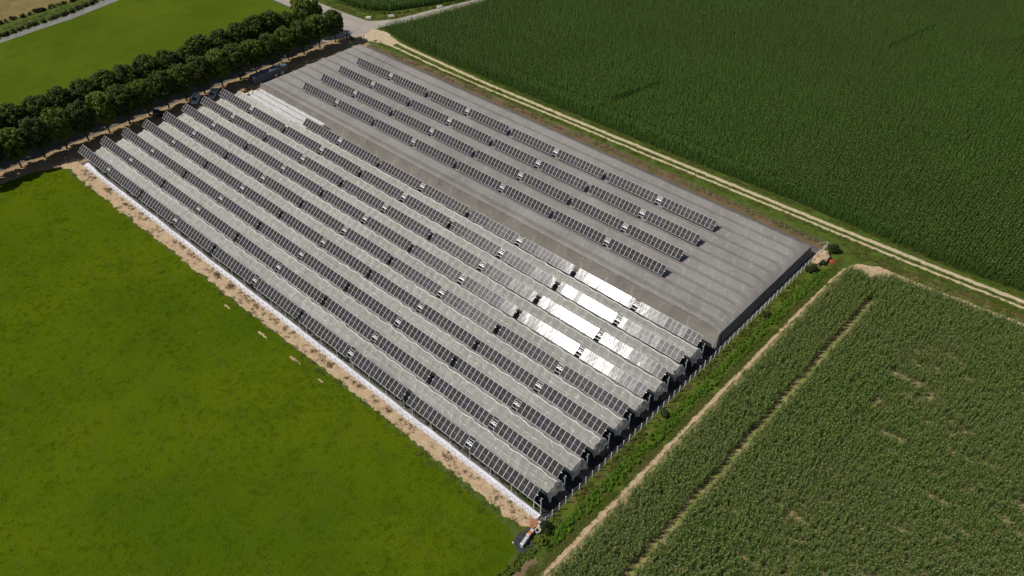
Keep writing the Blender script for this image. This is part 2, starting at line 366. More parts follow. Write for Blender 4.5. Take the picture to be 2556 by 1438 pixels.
sheet('ditch', [(161.9, -3), (166.9, -3), (166.9, 93), (165.5, 97), (162.0, 97)], 0.004, M['ditch'], 0.3, 0.6, 0.4, 13.0)
sheet('ditch_water', [(163.6, -40), (164.3, -8.6), (164.9, -7.6), (165.7, -8.0), (166.2, -11), (166.4, -40)], 0.014, M['mud'], 0.3, 0.4, 0.5, 14.0)
sheet('sand_strip', [(167.3, -60), (168.15, -60), (168.15, 88), (170, 93.5), (174, 92.4), (182, 96.2), (204, 99.0), (260, 102), (260, 103), (204, 100.2), (181, 98.2), (174, 98.0), (169.6, 95.4), (168.0, 91.6), (167.4, 70), (167.3, 20)], 0.012, M['sand'], 0.32, 0.35, 0.8, 15.0)
CORN2 = [(168.0, -120), (300, -120), (300, 103), (204, 98.6), (191, 97.5), (182, 96.4), (177, 95.2), (174, 92.2), (170, 92.8), (168.3, 91.2)]
sheet('corn_soil', CORN2, 0.008, M['corn_soil'], 0.3, 0.6, 0.5, 16.0, set(range(2, 10)))
sheet('tramline', [(177.05, -120), (177.8, -120), (177.8, 89), (177.05, 89)], 0.012, M['tram'], 0.25, 0.5, 0.5, 21.0)
C1EDGE = [(-9, 107.5), (-4, 107.6), (-0.5, 106.6), (6, 105.2), (14, 104.5), (32, 104.2), (50, 104.8), (76, 105.4), (90, 105.8), (110, 106.2), (151, 108.3), (167, 107.9), (186, 108.3), (200, 110.3), (330, 117)]
C1LEFT = [(105, -8.5), (107, -7.2), (116.4, -3.2), (127, -0.6), (149.5, 3.8), (190, 15), (320, 48)]   # y -> x of the road side
CORN1 = C1EDGE + [(330, 400), (70, 400)] + [(x, y) for y, x in reversed(C1LEFT[1:])]
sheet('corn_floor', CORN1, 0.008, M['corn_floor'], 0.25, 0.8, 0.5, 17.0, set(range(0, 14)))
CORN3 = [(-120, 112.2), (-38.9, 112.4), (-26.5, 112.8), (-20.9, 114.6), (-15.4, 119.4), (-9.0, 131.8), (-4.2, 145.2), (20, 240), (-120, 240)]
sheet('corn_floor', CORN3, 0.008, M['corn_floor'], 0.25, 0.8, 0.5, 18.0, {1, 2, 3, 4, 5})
CUP = [(-88, -60), (-92, -20), (-96.0, 15.9), (-97.4, 27.4), (-98.2, 39.2), (-102.1, 55.3), (-112, 100)]
CLO = [(-84, -60), (-88, -20), (-92.2, 14.3), (-93.4, 28.3), (-94.0, 39.9), (-97.6, 58.4), (-108, 100)]
sheet('canal_water', CUP + CLO[::-1], 0.012, M['water'], 0.15, 0.8, 0.5, 19.0)
sheet('stubble_field', [(-108.5, -40), (-108.8, 21), (-109.8, 47), (-122, 100), (-400, 100), (-400, -40)], 0.010, M['tan'], 0.4, 0.8, 0.4, 20.0)

for i, (x, y, r) in enumerate(((77.9, -7.6, .5), (90.6, -7.5, .7), (101.5, -7.3, .8), (109.6, -7.3, .4))):
    sheet('bare_patch', [(x + r * 2.2 * math.cos(a), y + r * 0.38 * math.sin(a)) for a in [2 * PI * q / 14 for q in range(14)]], 0.011, M['sand'], 0.42, 0.16, 2.2, 30.0 + i)
# ------------------------------------------------------------------ solar trackers
P, RP, ZU, CH = 16.0383, 6.0012, 4.763, 2.3324
MW = 1.134
def panel_mesh():
    mb = MB(); w, h = MW - 0.012, CH
    mb.box((0, 0, -0.02), (w, h, 0.036), 0)                                # frame and back
    fw, fh = 0.047, 0.052
    z = 0.0012
    def q(x0, y0, x1, y1, m, zz=z): mb.add([(x0, y0, zz), (x1, y0, zz), (x1, y1, zz), (x0, y1, zz)], [(0, 1, 2, 3)], m)
    q(-w / 2 + fw, -h / 2 + fh, w / 2 - fw, -0.015, 1)
    q(-w / 2 + fw, 0.015, w / 2 - fw, h / 2 - fh, 1)
    q(-w / 2 + fw, -0.015, w / 2 - fw, 0.015, 2)
    return mb.mesh('solar_panel', [M['alu'], M['panel'], M['midgap']])
PANEL = panel_mesh()

def tube_mesh(L):
    mb = MB()
    mb.box((0, 0, -0.12), (L, 0.12, 0.12), 0)
    for sx in (-1, 1):
        mb.box((sx * (L / 2 + 0.12), 0.02, -0.08), (0.26, 0.13, 0.16), 1)
    for yy in (-0.75, 0.75): mb.box((0, yy, -0.06), (L - 0.5, 0.05, 0.05), 0)
    return mb.mesh('torque_tube', [M['steel'], M['white_steel']])
def drive_mesh():
    mb = MB()
    for yy in (0.34, -0.12): mb.box((0, yy, 0.0), (1.42, 0.11, 0.08))
    mb.box((0, 0.11, -0.006), (0.16, 0.36, 0.07)); 
    mb.box((0, 0.1, -0.25), (0.24, 0.2, 0.3))
    return mb.mesh('drive_frame', [M['white_steel']])
DRIVE = drive_mesh()
def post_mesh(h):
    mb = MB(); mb.box((0, 0, h / 2), (0.11, 0.11, h)); mb.box((0, 0, h + 0.02), (0.2, 0.24, 0.05)); mb.box((0, 0, 0.06), (0.3, 0.3, 0.08))
    return mb.mesh('support_post', [M['steel']])
POSTS = {}
ORD = ['first', 'second', 'third', 'fourth', 'fifth', 'sixth', 'seventh', 'eighth', 'ninth', 'tenth', 'eleventh', 'twelfth', 'thirteenth', 'fourteenth', 'fifteenth', 'sixteenth', 'seventeenth', 'eighteenth', 'nineteenth', 'twentieth']
SEG = 13 * MW
TUBES = {}
rnd = random.Random(5)

def tracker(x0, yu, zu, tilt, pitch, label, group, roll=0.0, yu1=None):
    """two 13-module tables joined by a white drive frame; x0 = start of first table, yu / zu = upper edge"""
    yu1 = yu if yu1 is None else yu1
    t = R(tilt); L = pitch + SEG
    yc = (yu + yu1) / 2 - CH / 2 * math.cos(t); zc = zu - CH / 2 * math.sin(t)
    xc = x0 + L / 2
    root = empty('solar_tracker', (xc, yc, 0), math.atan2(yu1 - yu, L))
    tag(root, label, 'solar tracker', group)
    for k in range(2):
        for i in range(13):
            x = k * pitch + (i + 0.5) * MW - L / 2
            part('solar_panel', PANEL, root, (x, 0, zc), (t + R(rnd.gauss(0, 0.30)), R(rnd.gauss(0, 0.38)), 0))
    key = round(L, 2)
    if key not in TUBES: TUBES[key] = tube_mesh(L)
    part('torque_tube', TUBES[key], root, (0, 0, zc), (t, 0, 0))
    part('drive_frame', DRIVE, root, (0, 0, zc), (t, 0, 0))
    hk = round(zc - 0.3, 2)
    if hk not in POSTS: POSTS[hk] = post_mesh(hk)
    for k in range(7):
        part('support_post', POSTS[hk], root, (-L / 2 + 0.55 + k * (L - 1.1) / 6, 0, 0))
    return root

# tilt of each pair, row by row: every tracker stands at a slightly different angle
TILT = [[38.8, 39.2, 39.6, 39.0, 38.6], [39.4, 39.0, 39.7, 39.8, 39.2], [40.2, 39.6, 40.0, 40.4, 40.6], [39.8, 39.2, 40.0, 40.3, 39.6],
        [39.5, 39.8, 38.6, 35.6, 39.3], [39.0, 39.4, 38.2, 34.9, 35.3], [39.2, 38.6, 37.9, 35.1, 35.5], [38.9, 38.2, 37.6, 37.3, 37.1], [None, 38.9, 38.7, 38.6, 38.2]]
for r in range(9):
    for pr in range(5):
        if TILT[r][pr] is None: continue
        if (r, pr) in ((5, 3), (6, 3)):
            lb = 'solar tracker blazing with sun glare, %s row from the white strip, fourth from trees' % ORD[r]
        else:
            lb = 'solar tracker above pale netting, %s row from the white strip, %s from the trees' % (ORD[r], ORD[pr])
        tracker(2 * pr * P, r * RP, ZU, TILT[r][pr], P, lb, 'solar trackers in rows between the pale nets')
ROWS_R = [((14.72, 60.53), (141.72, 60.86)), ((14.32, 67.39), (141.44, 67.90)), ((13.74, 74.45), (141.17, 74.98)), ((13.49, 81.64), (140.97, 82.13))]
for r, ((xa, ya), (xb, yb)) in enumerate(ROWS_R):
    pitch = (xb - xa - SEG) / 7
    for pr in range(4):
        f0 = 2 * pr * pitch / (xb - xa); f1 = (2 * pr * pitch + pitch + SEG) / (xb - xa)
        tracker(xa + 2 * pr * pitch, ya + (yb - ya) * f0, ZU + 0.17, 47.0 + 0.3 * (pr % 2), pitch,
                'solar tracker over grey net roof, %s row from pale nets, %s from the trees' % (ORD[r], ORD[pr]),
                'solar trackers above the grey net roof', yu1=ya + (yb - ya) * f1)

# ------------------------------------------------------------------ pale net strips between the rows
NZ = 2.55
def wav(x, k, a=0.16): return a * 0.55 * math.sin(2 * PI * x / 4.01 + k * 1.7 + 1.5 * vn(x * 0.1, k)) + 0.16 * vn(x * 0.16, k * 7.3) + 0.16 * vn(x * 0.8, k * 3.1)
def net_strip(k, yb, x0, x1, label):
    o = empty('net_canopy', ((x0 + x1) / 2, yb + 2.7, 0)); tag(o, label, 'net canopy', 'pale net canopies between the solar rows')
    cx, cy = (x0 + x1) / 2, yb + 2.7
    Y = [0.78, 1.1, 1.55, 2.05, 2.3, 2.55, 3.0, 3.4, 3.66, 3.8, 4.05, 4.4, 4.72]
    Z = [-0.10, -0.05, 0.0, 0.08, 0.22, 0.18, 0.30, 0.44, 0.66, 0.50, 0.22, 0.02, -0.12]
    nx = int((x1 - x0) / 0.42)
    def fn(u, v):
        j = int(round(v * (len(Y) - 1))); x = x0 + u * (x1 - x0)
        y = yb + Y[j]; z = NZ + Z[j]
        if j == 4: y += wav(x, k) * 0.8
        if 7 <= j <= 9: y += wav(x, k + 20, 0.2) * (1.0 if j == 8 else 0.7)
        if j in (0, len(Y) - 1): y += 0.14 * vn(x * 0.35, k + j) ; z += 0.09 * vn(x * 0.5, k + j + 3)
        z += 0.10 * vn(x * 0.45, y * 0.9, 1.0, k) + 0.09 * vn(x * 1.3, y * 2.0, 1.0, k + 4) + (0.17 * abs(math.sin(PI * (x + 0.4 * y) / 2.0 + 1.2 * vn(x * 0.2, k))) ** 0.6 if 3 <= j <= 7 else 0)
        if x1 - x < 0.01: x += 0.35 * vn(y * 1.3, k) 
        if x - x0 < 0.01: x += 0.6 * vn(y * 0.9, k + 9)
        return (x - cx, y - cy, z)
    mb = MB(); mb.grid(fn, nx, len(Y))
    mb.build('net_sheet', M['pale_net'], o, smooth=True)
    for (jj, off, kk, w) in ((4, 0.8, k, 0.055), (8, 1.0, k + 20, 0.075)):
        sb = MB(); pts = []
        for i in range(nx):
            x = x0 + i / (nx - 1) * (x1 - x0)
            y = yb + Y[jj] + wav(x, kk, 0.16 if jj == 4 else 0.2) * off
            z = NZ + Z[jj] + 0.10 * vn(x * 0.45, y * 0.9, 1.0, k) + 0.07 * vn(x * 1.3, y * 2.0, 1.0, k + 4) + 0.03
            pts.append((x - cx, y - cy, z, w * (0.7 + 0.6 * abs(vn(x * 0.9, kk * 2.2)) * 2)))
        for a, b in zip(pts[:-1], pts[1:]):
            sb.add([(a[0], a[1] - a[3], a[2] - .01), (b[0], b[1] - b[3], b[2] - .01), (b[0], b[1], b[2] + .05), (a[0], a[1], a[2] + .05), (b[0], b[1] + b[3], b[2] - .01), (a[0], a[1] + a[3], a[2] - .01)], [(0, 1, 2, 3), (3, 2, 4, 5)])
        sb.build('seam', M['seam'], o, smooth=True)
    # loose end of the net hanging down over the row end
    fb = MB()
    def fl(u, v):
        y = yb + 0.78 + u * 3.94
        x = x1 - 0.02 + 0.75 * math.sin(v * 1.57) + 0.16 * math.sin(u * 17 + k) * v + 0.25 * vn(y * 0.8, k * 2 + v)
        z = NZ + 0.12 + 0.45 * math.exp(-((y - yb - 3.66) / 0.7) ** 2) * (1 - v) - v ** 1.7 * (1.25 + 0.7 * vn(u * 2.6, k + 0.3)) - 0.08 * v
        return (x - cx, y - cy, z)
    fb.grid(fl, 26, 6)
    fb.build('hanging_flap', M['flap_net'], o, smooth=True)
    pb = MB()
    for i in range(0, int((x1 - x0) / 8.0)):
        x = x0 + 2 + i * 8.0
        pb.tube((x - cx, yb + 3.66 - cy, 0), (x - cx, yb + 3.66 - cy, NZ + 0.3), 0.05, 0.05, 5)
    pb.build('prop_frame', M['steel'], o)
for k in range(8):
    net_strip(k, k * RP, 2.0 + 0.5 * vn(k * 3.3, 1.1), 159.55 + 0.3 * vn(k * 2.2, 4.0), 'pale translucent net canopy strip between the %s and %s solar rows' % (ORD[k], ORD[k + 1]))

# broad white net in the corner where the ninth row has no panels yet
def white_corner():
    x0, x1, y0, y1 = 5.2, 35.0, 43.0, 51.7
    o = empty('net_canopy', (20, 47, 0)); tag(o, 'broad bright white rippled net beside the grey net house corner', 'net canopy')
    def fn(u, v):
        x = x0 + u * (x1 - x0); y = y0 + v * (y1 - y0)
        if u < 0.001: x += 1.2 * vn(y * 0.6, 3.0) - 0.25 * (y - 47)
        z = NZ + 0.22 * math.sin((y - 43) * 2 * PI / 2.1 + 0.8 * vn(x * 0.3, 2)) + 0.09 * vn(x * 1.1, y * 1.4) + 0.05 * math.sin(x * 2 * PI / 1.1)
        if v > 0.999: z -= 0.5
        if y < 44.6: z -= 0.12
        return (x - 20, y - 47, z)
    mb = MB(); mb.grid(fn, 84, 44); mb.build('net_sheet', M['white_net'], o, smooth=True)
    for q in range(4):
        sb = MB(); pts = []
        for i in range(70):
            x = x0 + 0.5 + i / 69 * (x1 - x0 - 1); y = 44.6 + q * 2.1 + 0.18 * math.sin(x * 2 * PI / 3.8 + q)
            pts.append((x - 20, y - 47, fn((x - x0) / (x1 - x0), (y - y0) / (y1 - y0))[2] + 0.05))
        sb.path(pts, 0.06, 4); sb.build('seam', M['seam'], o)
    pb = MB()
    for x in (8, 16, 24, 32):
        for y in (44, 48, 51): pb.tube((x - 20, y - 47, 0), (x - 20, y - 47, NZ), 0.05, 0.05, 5)
    pb.build('prop_frame', M['steel'], o)
white_corner()

# ------------------------------------------------------------------ grey net house
def net_house():
    x0, x1, y0, y1 = 1.3, 160.0, 53.6, 91.6
    o = empty('net_house', (80, 72.5, 0)); tag(o, 'large flat grey net house with ridged roof carrying four solar rows', 'net house')
    cx, cy = 80, 72.5
    per = 3.525; ph = 56.4
    def roofz(x, y):
        f = ((y - ph) / per) % 1.0
        e = max(0.0, min(1.0, min(x - x0, x1 - x) / 3.5)); e = e * e * (3 - 2 * e)
        z = 2.46 + 0.48 * (1 - abs(2 * f - 1)) * e
        z += 0.07 * math.sin(2 * PI * x / 7.0) * (1 - abs(2 * f - 1)) + 0.03 * vn(x * 0.35, y * 0.8) + 0.012 * vn(x * 1.2, y * 1.6)
        return z
    ny = 89; nx = 300
    ys = sorted([y0, y1] + [ph + per * k / 8 for k in range(-7, 90) if y0 + 0.1 < ph + per * k / 8 < y1 - 0.1]); ny = len(ys)
    def fn(u, v):
        x = x0 + u * (x1 - x0); y = ys[int(round(v * (ny - 1)))]; z = roofz(x, y)
        e = min(1, min(x - x0, x1 - x, y1 - y) / 1.6 + 0.02)
        z -= 0.35 * (1 - e) ** 2
        sag = 0.55 * abs(math.sin(PI * (x - x0) / 7.0)) ** 0.5
        if v < 0.001: y += sag * 0.8; z = 2.62 - 0.10 * sag
        return (x - cx, y - cy, z)
    mb = MB(); mb.grid(fn, nx, ny); mb.build('roof_net', M['grey_net'], o)
    # front side, sagging between its posts
    mb = MB()
    def fw(u, v):
        x = x0 + u * (x1 - x0); sag = 0.55 * abs(math.sin(PI * (x - x0) / 7.0)) ** 0.5
        ya = y0 + sag * 0.8; za = 2.62 - 0.10 * sag
        f = 1 - v
        y = ya * f + 51.75 * v + 0.25 * math.sin(PI * v) ** 2 + 0.08 * vn(x * 0.9, v * 2)
        return (x - cx, y - cy, za * f + 0.03 * v)
    mb.grid(fw, 300, 8); mb.build('side_net', M['wall_net'], o, smooth=True)
    mb = MB()
    def bw(u, v):
        x = x0 + u * (x1 - x0)
        return (x - cx, y1 + 0.7 * v + 0.1 * vn(x * 0.5, v) - cy, (roofz(x, y1) - 0.35) * (1 - v) + 0.03 * v)
    mb.grid(bw, 160, 4); mb.build('side_net', M['wall_net'], o, smooth=True)
    for xa, sg in ((x0, -1), (x1, 1)):
        mb = MB()
        def ew(u, v, xa=xa, sg=sg):
            y = y0 + u * (y1 - y0)
            fold = abs(((y - 53.6) / 1.76) % 1.0 - 0.5)
            x = xa + sg * (0.75 * v + 0.16 * math.sin(PI * v) * (fold * 2) + 0.15 * vn(y * 0.7, v * 1.5))
            return (x - cx, y - cy, (roofz(xa, y) - 0.35) * (1 - v) + 0.03 * v)
        mb.grid(ew, 110, 7); mb.build('side_net', M['wall_net'], o, smooth=True)
    # gathered corner of loose net at the front right
    mb = MB()
    rings = []
    for zz, rr in ((0.03, 1.25), (0.7, 0.95), (1.5, 0.62), (2.2, 0.32), (2.6, 0.06)):
        rings.append([(160.15 + rr * (0.55 + 0.12 * math.sin(5 * a)) * math.cos(a) - cx, 52.75 + (2.6 - zz) * -0.25 + rr * (0.8 + 0.14 * math.sin(7 * a)) * math.sin(a) - cy, zz) for a in [2 * PI * i / 28 for i in range(28)]])
    mb.loft(rings, cap=False); mb.build('gathered_net', M['wall_net'], o, smooth=True)
    # raised seams where two widths of net overlap, along every ridge and across it
    sb = MB()
    nr = int((y1 - ph) / per) + 1
    for q in range(nr):
        y = ph + (q + 0.5) * per
        if y > y1 - 0.5: break
        pts = [(x - cx, y + 0.16 * vn(x * 0.25, q * 3.0) - cy, roofz(x, y) + 0.025) for x in np.arange(x0 + 1, x1 - 1, 1.0)]
        for a, b in zip(pts[:-1], pts[1:]):
            w = 0.045
            sb.add([(a[0], a[1] - w, a[2]), (b[0], b[1] - w, b[2]), (b[0], b[1] + w, b[2]), (a[0], a[1] + w, a[2])], [(0, 1, 2, 3)])
        # cross seams, staggered from one width of net to the next
        for sgn in (-1, 1):
            st = 3.5 if sgn > 0 else 7.0
            for x in np.arange(x0 + 2 + random.uniform(0, 3), x1 - 1, st):
                if random.random() < 0.45: continue
                xx = x + random.uniform(-.5, .5); L = per / 2 * random.uniform(0.45, 1.0); w = 0.035 * random.uniform(0.5, 2.0); lean = random.uniform(0.0, 0.5)
                q_ = [(xx + lean * t_, y + sgn * L * t_) for t_ in (0, .33, .66, 1)]
                for p0, p1 in zip(q_[:-1], q_[1:]):
                    sb.add([(p0[0] - w - cx, p0[1] - cy, roofz(*p0) + .03), (p0[0] + w - cx, p0[1] - cy, roofz(*p0) + .03), (p1[0] + w - cx, p1[1] - cy, roofz(*p1) + .03), (p1[0] - w - cx, p1[1] - cy, roofz(*p1) + .03)], [(0, 1, 2, 3)])
    sb.build('seam', M['grey_seam'], o)
    pb = MB()
    for x in np.arange(x0, x1 + 1, 7.0):
        for y in np.arange(y0, y1, 7.05): pb.tube((x - cx, y - cy, 0), (x - cx, y - cy, 2.35), 0.06, 0.06, 5)
    pb.build('support_frame', M['steel'], o)
    pm = MB(); pm.tube((0, 0, 0), (0, 0, 2.62), 0.055, 0.05, 6); pme = pm.mesh('support_post', [M['steel']])
    for x in np.arange(x0, x1 + 1, 7.0): part('support_post', pme, o, (x - cx, y0 - 0.02 - cy, 0))
net_house()

# ------------------------------------------------------------------ row-end poles
for r in range(9):
    y = r * RP - 0.93
    o = empty('net_pole', (160.1, y, 0))
    tag(o, 'pale steel net pole ending the %s solar row from the white strip' % ORD[r], 'pole', 'poles at the row ends')
    mb = MB(); mb.box((0, 0, 2.05), (0.13, 0.13, 4.1)); mb.box((0, 0, 0.15), (0.3, 0.3, 0.3)); mb.build('pole', M['steel'], o)
    mb = MB(); mb.tube((0, 0, 1.55), (-1.5, 0.0, 1.75), 0.055); mb.tube((-1.5, 0, 0), (-1.5, 0, 3.6), 0.05); mb.build('strut', M['white_steel'], o)
    mb = MB(); mb.box((0, 0.16, 3.55), (0.08, 0.5, 0.07)); mb.box((-0.2, 0, 3.1), (0.4, 0.06, 0.06)); mb.build('bracket', M['steel'], o)

# ------------------------------------------------------------------ fences
def fence(name, label, p0, p1, step, post_size, h, mat, zig=False, wire_r=0.012, brace=False):
    o = empty(name, (p0[0], p0[1], 0), math.atan2(p1[1] - p0[1], p1[0] - p0[0])); tag(o, label, 'fence')
    L = math.hypot(p1[0] - p0[0], p1[1] - p0[1]); n = int(round(L / step)); st = L / n
    pm = MB(); pm.box((0, 0, h / 2), (post_size, post_size, h)); pme = pm.mesh('post', [mat])
    for i in range(min(n + 1, 99)): part('post', pme, o, (i * st, 0, 0), (R(rnd.gauss(0, 1.2)), R(rnd.gauss(0, 1.2)), 0))
    mb = MB(); mb.add([(0, 0.03, 0.05), (L, 0.03, 0.05), (L, 0.03, h - 0.12), (0, 0.03, h - 0.12)], [(0, 1, 2, 3)])
    mb.build('wire_mesh', M['wire'], o)
    wb = MB()
    for z in (0.3, h * 0.55, h - 0.12): wb.tube((0, -0.04, z), (L, -0.04, z), wire_r, wire_r, 4)
    if zig:
        for i in range(n):
            a = i * st
            wb.tube((a, -0.05, 0.25), (a + st, -0.05, h - 0.2), 0.010, 0.010, 4); wb.tube((a, -0.05, h - 0.2), (a + st, -0.05, 0.25), 0.010, 0.010, 4)
    wb.build('tension_wire', M['brace_wire'], o)
    if brace:
        bb = MB()
        for xx in (0.0, L): bb.tube((xx, 0, h - 0.1), (xx + (2.2 if xx == 0 else -2.2), 0, 0.05), 0.06)
        bb.build('brace', mat, o)
    return o
fence('post_fence', 'wire fence on short white posts along the weedy ditch at the row ends', (161.9, -1.9), (161.9, 96.2), 1.75, 0.13, 1.75, M['post'], brace=True)
fence('wire_fence', 'low wire fence with crossed wires along the white cloth strip by the meadow', (0.0, -2.55), (161.0, -2.55), 1.75, 0.05, 1.6, M['wire_post'], zig=True)
fence('wire_fence', 'thin pale posts and wire between the grey net house and the dirt track', (0.5, 95.4), (161.9, 96.2), 1.78, 0.045, 2.0, M['pale_post'], brace=True, wire_r=0.006)
# white cloth lying along the inside of the fence
def cloth():
    o = empty('cloth_strip', (80, -2, 0)); tag(o, 'long rumpled white cloth strip lying along the meadow fence', 'cloth strip')
    mb = MB()
    def fn(u, v):
        x = 1.9 + u * 158.6
        wi = 1.25 + 0.14 * vn(x * 0.09, 3.0) + 0.08 * vn(x * 0.4, 1.0) + (0.75 if x < 8 else 0) * max(0, 1 - (x - 1.9) / 6)
        y = -2.42 + v * wi + 0.1 * vn(x * 0.12, 7.0)
        z = 0.10 + 0.30 * math.sin(PI * min(1.0, v * 0.75 + 0.12)) + 0.10 * vn(x * 0.5, y * 1.2) + 0.05 * vn(x * 1.9, y * 2.2)
        if v > 0.99: z = 0.05
        if x > 158.5: z *= 0.7
        return (x - 80, y + 2, z)
    mb.grid(fn, 420, 8)
    def fs(u, v):
        a = fn(u, 0); return (a[0], a[1] - 0.02 - 0.06 * v, a[2] * (1 - v) + 0.03 * v)
    mb.grid(fs, 420, 3)
    mb.build('cloth', M['white_cloth'], o, smooth=True)
cloth()

# ------------------------------------------------------------------ trees
def tree_meshes(seed, mat, hh=11.8, rw=3.4, n_cl=190):
    rg = random.Random(seed)
    tb = MB()
    pts = [Vector((0, 0, 0)), Vector((rg.uniform(-.12, .12), rg.uniform(-.12, .12), 2.2)), Vector((rg.uniform(-.2, .2), rg.uniform(-.2, .2), 4.6)), Vector((rg.uniform(-.3, .3), rg.uniform(-.3, .3), hh * 0.72))]
    rad = [0.24, 0.19, 0.16, 0.05]
    for i in range(3): tb.tube(pts[i], pts[i + 1], rad[i], rad[i + 1], 8, 0, True)
    for i in range(9):
        a = 2 * PI * i / 9 + rg.uniform(-.3, .3); z = rg.uniform(3.0, hh * 0.62)
        e = Vector((math.cos(a) * rw * 0.72, math.sin(a) * rw * 0.72, z + rg.uniform(1.0, 2.4)))
        m = Vector((math.cos(a) * rw * 0.3, math.sin(a) * rw * 0.3, z + 0.7))
        tb.tube((0, 0, z - 0.4), m, 0.09, 0.06, 5); tb.tube(m, e, 0.06, 0.02, 5)
    trunk = tb.mesh('trunk', [M['bark']])
    V = []; F = []
    zb, zt = 2.9, hh
    zc = (zb + zt) / 2; rh = (zt - zb) / 2
    for c in range(n_cl):
        # clumps sit mostly near the surface of an egg-shaped crown
        u = rg.uniform(-1, 1); a = rg.uniform(0, 2 * PI); s = math.sqrt(1 - u * u)
        rr = rg.choice((0.88, 0.92, 0.84, 0.88, 0.5)) * rg.uniform(0.94, 1.04)
        bulge = 1.0 + 0.13 * mnoise.noise(Vector((math.cos(a) * s * 1.6, math.sin(a) * s * 1.6, u * 1.6 + seed)))
        wz = (1.0 - 0.08 * max(0, u)) / max(0.35, s) * min(1.0, s * 1.22) if s > 0.3 else 1.0
        C = Vector((math.cos(a) * s * rw * rr * bulge * wz, math.sin(a) * s * rw * rr * bulge * wz, zc + u * rh * rr * bulge))
        cr = rg.uniform(0.5, 0.95)
        for l in range(rg.randint(34, 60)):
            d = Vector((rg.gauss(0, 1), rg.gauss(0, 1), rg.gauss(0, 0.8))).normalized() * cr * rg.uniform(0.45, 1.0)
            p = C + d
            nrm = (d.normalized() + Vector((rg.gauss(0, .5), rg.gauss(0, .5), rg.gauss(0.35, .5)))).normalized()
            t = nrm.orthogonal().normalized(); t.rotate(Matrix.Rotation(rg.uniform(0, 6.28), 3, nrm)); b = nrm.cross(t)
            L = rg.uniform(0.16, 0.30); W = L * rg.uniform(0.55, 0.8)
            n = len(V)
            V += [p - t * L, p + b * W - nrm * 0.05, p + t * L, p - b * W - nrm * 0.05]
            F.append((n, n + 1, n + 2, n + 3))
    me = bpy.data.meshes.new('crown'); me.from_pydata([tuple(v) for v in V], [], F); me.materials.append(mat); me.update()
    return trunk, me
TV = [tree_meshes(31 + i, M['leafA'] if i % 2 == 0 else M['leafB'], 11.8, 3.3) for i in range(6)]
TBIG = tree_meshes(77, M['leafA'], 14.5, 4.6, 300)
TB = [tree_meshes(51 + i, M['leafB'], 12.4, 3.7, 220) for i in range(4)]
def tree(x, y, v, label, group, sc=(1, 1, 1), rz=0.0):
    o = empty('avenue_tree', (x, y, 0), rz); o.scale = sc
    tag(o, label, 'tree', group)
    part('trunk', v[0], o); part('crown', v[1], o)
near_y = [-25.9, -19.7, -13.6, -7.3, -1.3, 4.7, 10.7, 16.8, 23.0, 29.0, 34.9, 41.0, 47.1, 53.2, 59.2, 65.2, 71.2, 77.3, 83.5, 89.8]
NSC = [1.0, 1.0, 1.0, 1.02, 0.98, 1.0, 1.0, 1.0, 1.02, 1.04, 0.97, 0.98, 1.02, 0.98, 0.99, 0.98, 0.97, 0.97, 0.98, 0.9]
for i, y in enumerate(near_y):
    k = len(near_y) - 1 - i
    s = NSC[i] * random.uniform(0.94, 1.06)
    tree(-9.7 + random.uniform(-.25, .25), y, TV[(i * 5 + 2) % 6], 'round leafy tree in the row nearest the solar rows, %s from the road junction' % ORD[k], 'trees in the avenue row beside the solar rows',
         (s * random.uniform(.95, 1.05), s * random.uniform(.95, 1.05), s), random.uniform(0, 6.28))
far_y = [-20.8, -14.5, -8.2, -1.8, 4.6, 11.2, 17.2, 23.6, 30.4, 36.6, 42.6, 48.0, 55.0, 61.6, 67.6, 73.6, 80.0, 87.6]
for i, y in enumerate(far_y):
    k = len(far_y) - 1 - i
    if i == 17:
        tree(-20.8, y, TBIG, 'tallest tree of the avenue, rising beside the road junction', 'trees in the avenue row beside the far meadow', (1, 1, 1), 0.4); continue
    s = (0.85 if i in (10, 16) else 1.0) * random.uniform(0.95, 1.05)
    tree(-20.4 + random.uniform(-.4, .4), y, TB[i % 4], 'dark leafy tree in the row beside the far meadow, %s from the road junction' % ORD[k], 'trees in the avenue row beside the far meadow',
         (s * random.uniform(.95, 1.06), s * random.uniform(.95, 1.06), s), random.uniform(0, 6.28))
tree(-23.2, 92.6, TB[1], 'small dark tree standing behind the tallest tree at the junction', 'trees in the avenue row beside the far meadow', (0.72, 0.72, 0.7), 1.0)

# ------------------------------------------------------------------ scattered plants (uncountable: one object each)
def template(name, V, F, mat):
    me = bpy.data.meshes.new(name); me.from_pydata([tuple(v) for v in V], [], F); me.materials.append(mat); me.update()
    return bpy.data.objects.new(name, me)       # not linked to the scene: only instanced

def blade(V, F, base, ang, L, W, up, droop, rg, segs=3):
    """an arching leaf: rises, then bends over"""
    d = Vector((math.cos(ang), math.sin(ang), 0)); sd = Vector((-d.y, d.x, 0))
    pts = []
    for i in range(segs + 1):
        t = i / segs
        pts.append(base + d * (L * t * (0.55 + 0.45 * t)) + Vector((0, 0, up * t - droop * t * t)))
    n0 = len(V)
    for i, p in enumerate(pts):
        w = W * (0.75 + 0.5 * i / segs) * (1 - (i / segs) ** 2) + 0.004
        V += [p - sd * w, p + sd * w]
    for i in range(segs): F.append((n0 + 2 * i, n0 + 2 * i + 1, n0 + 2 * i + 3, n0 + 2 * i + 2))

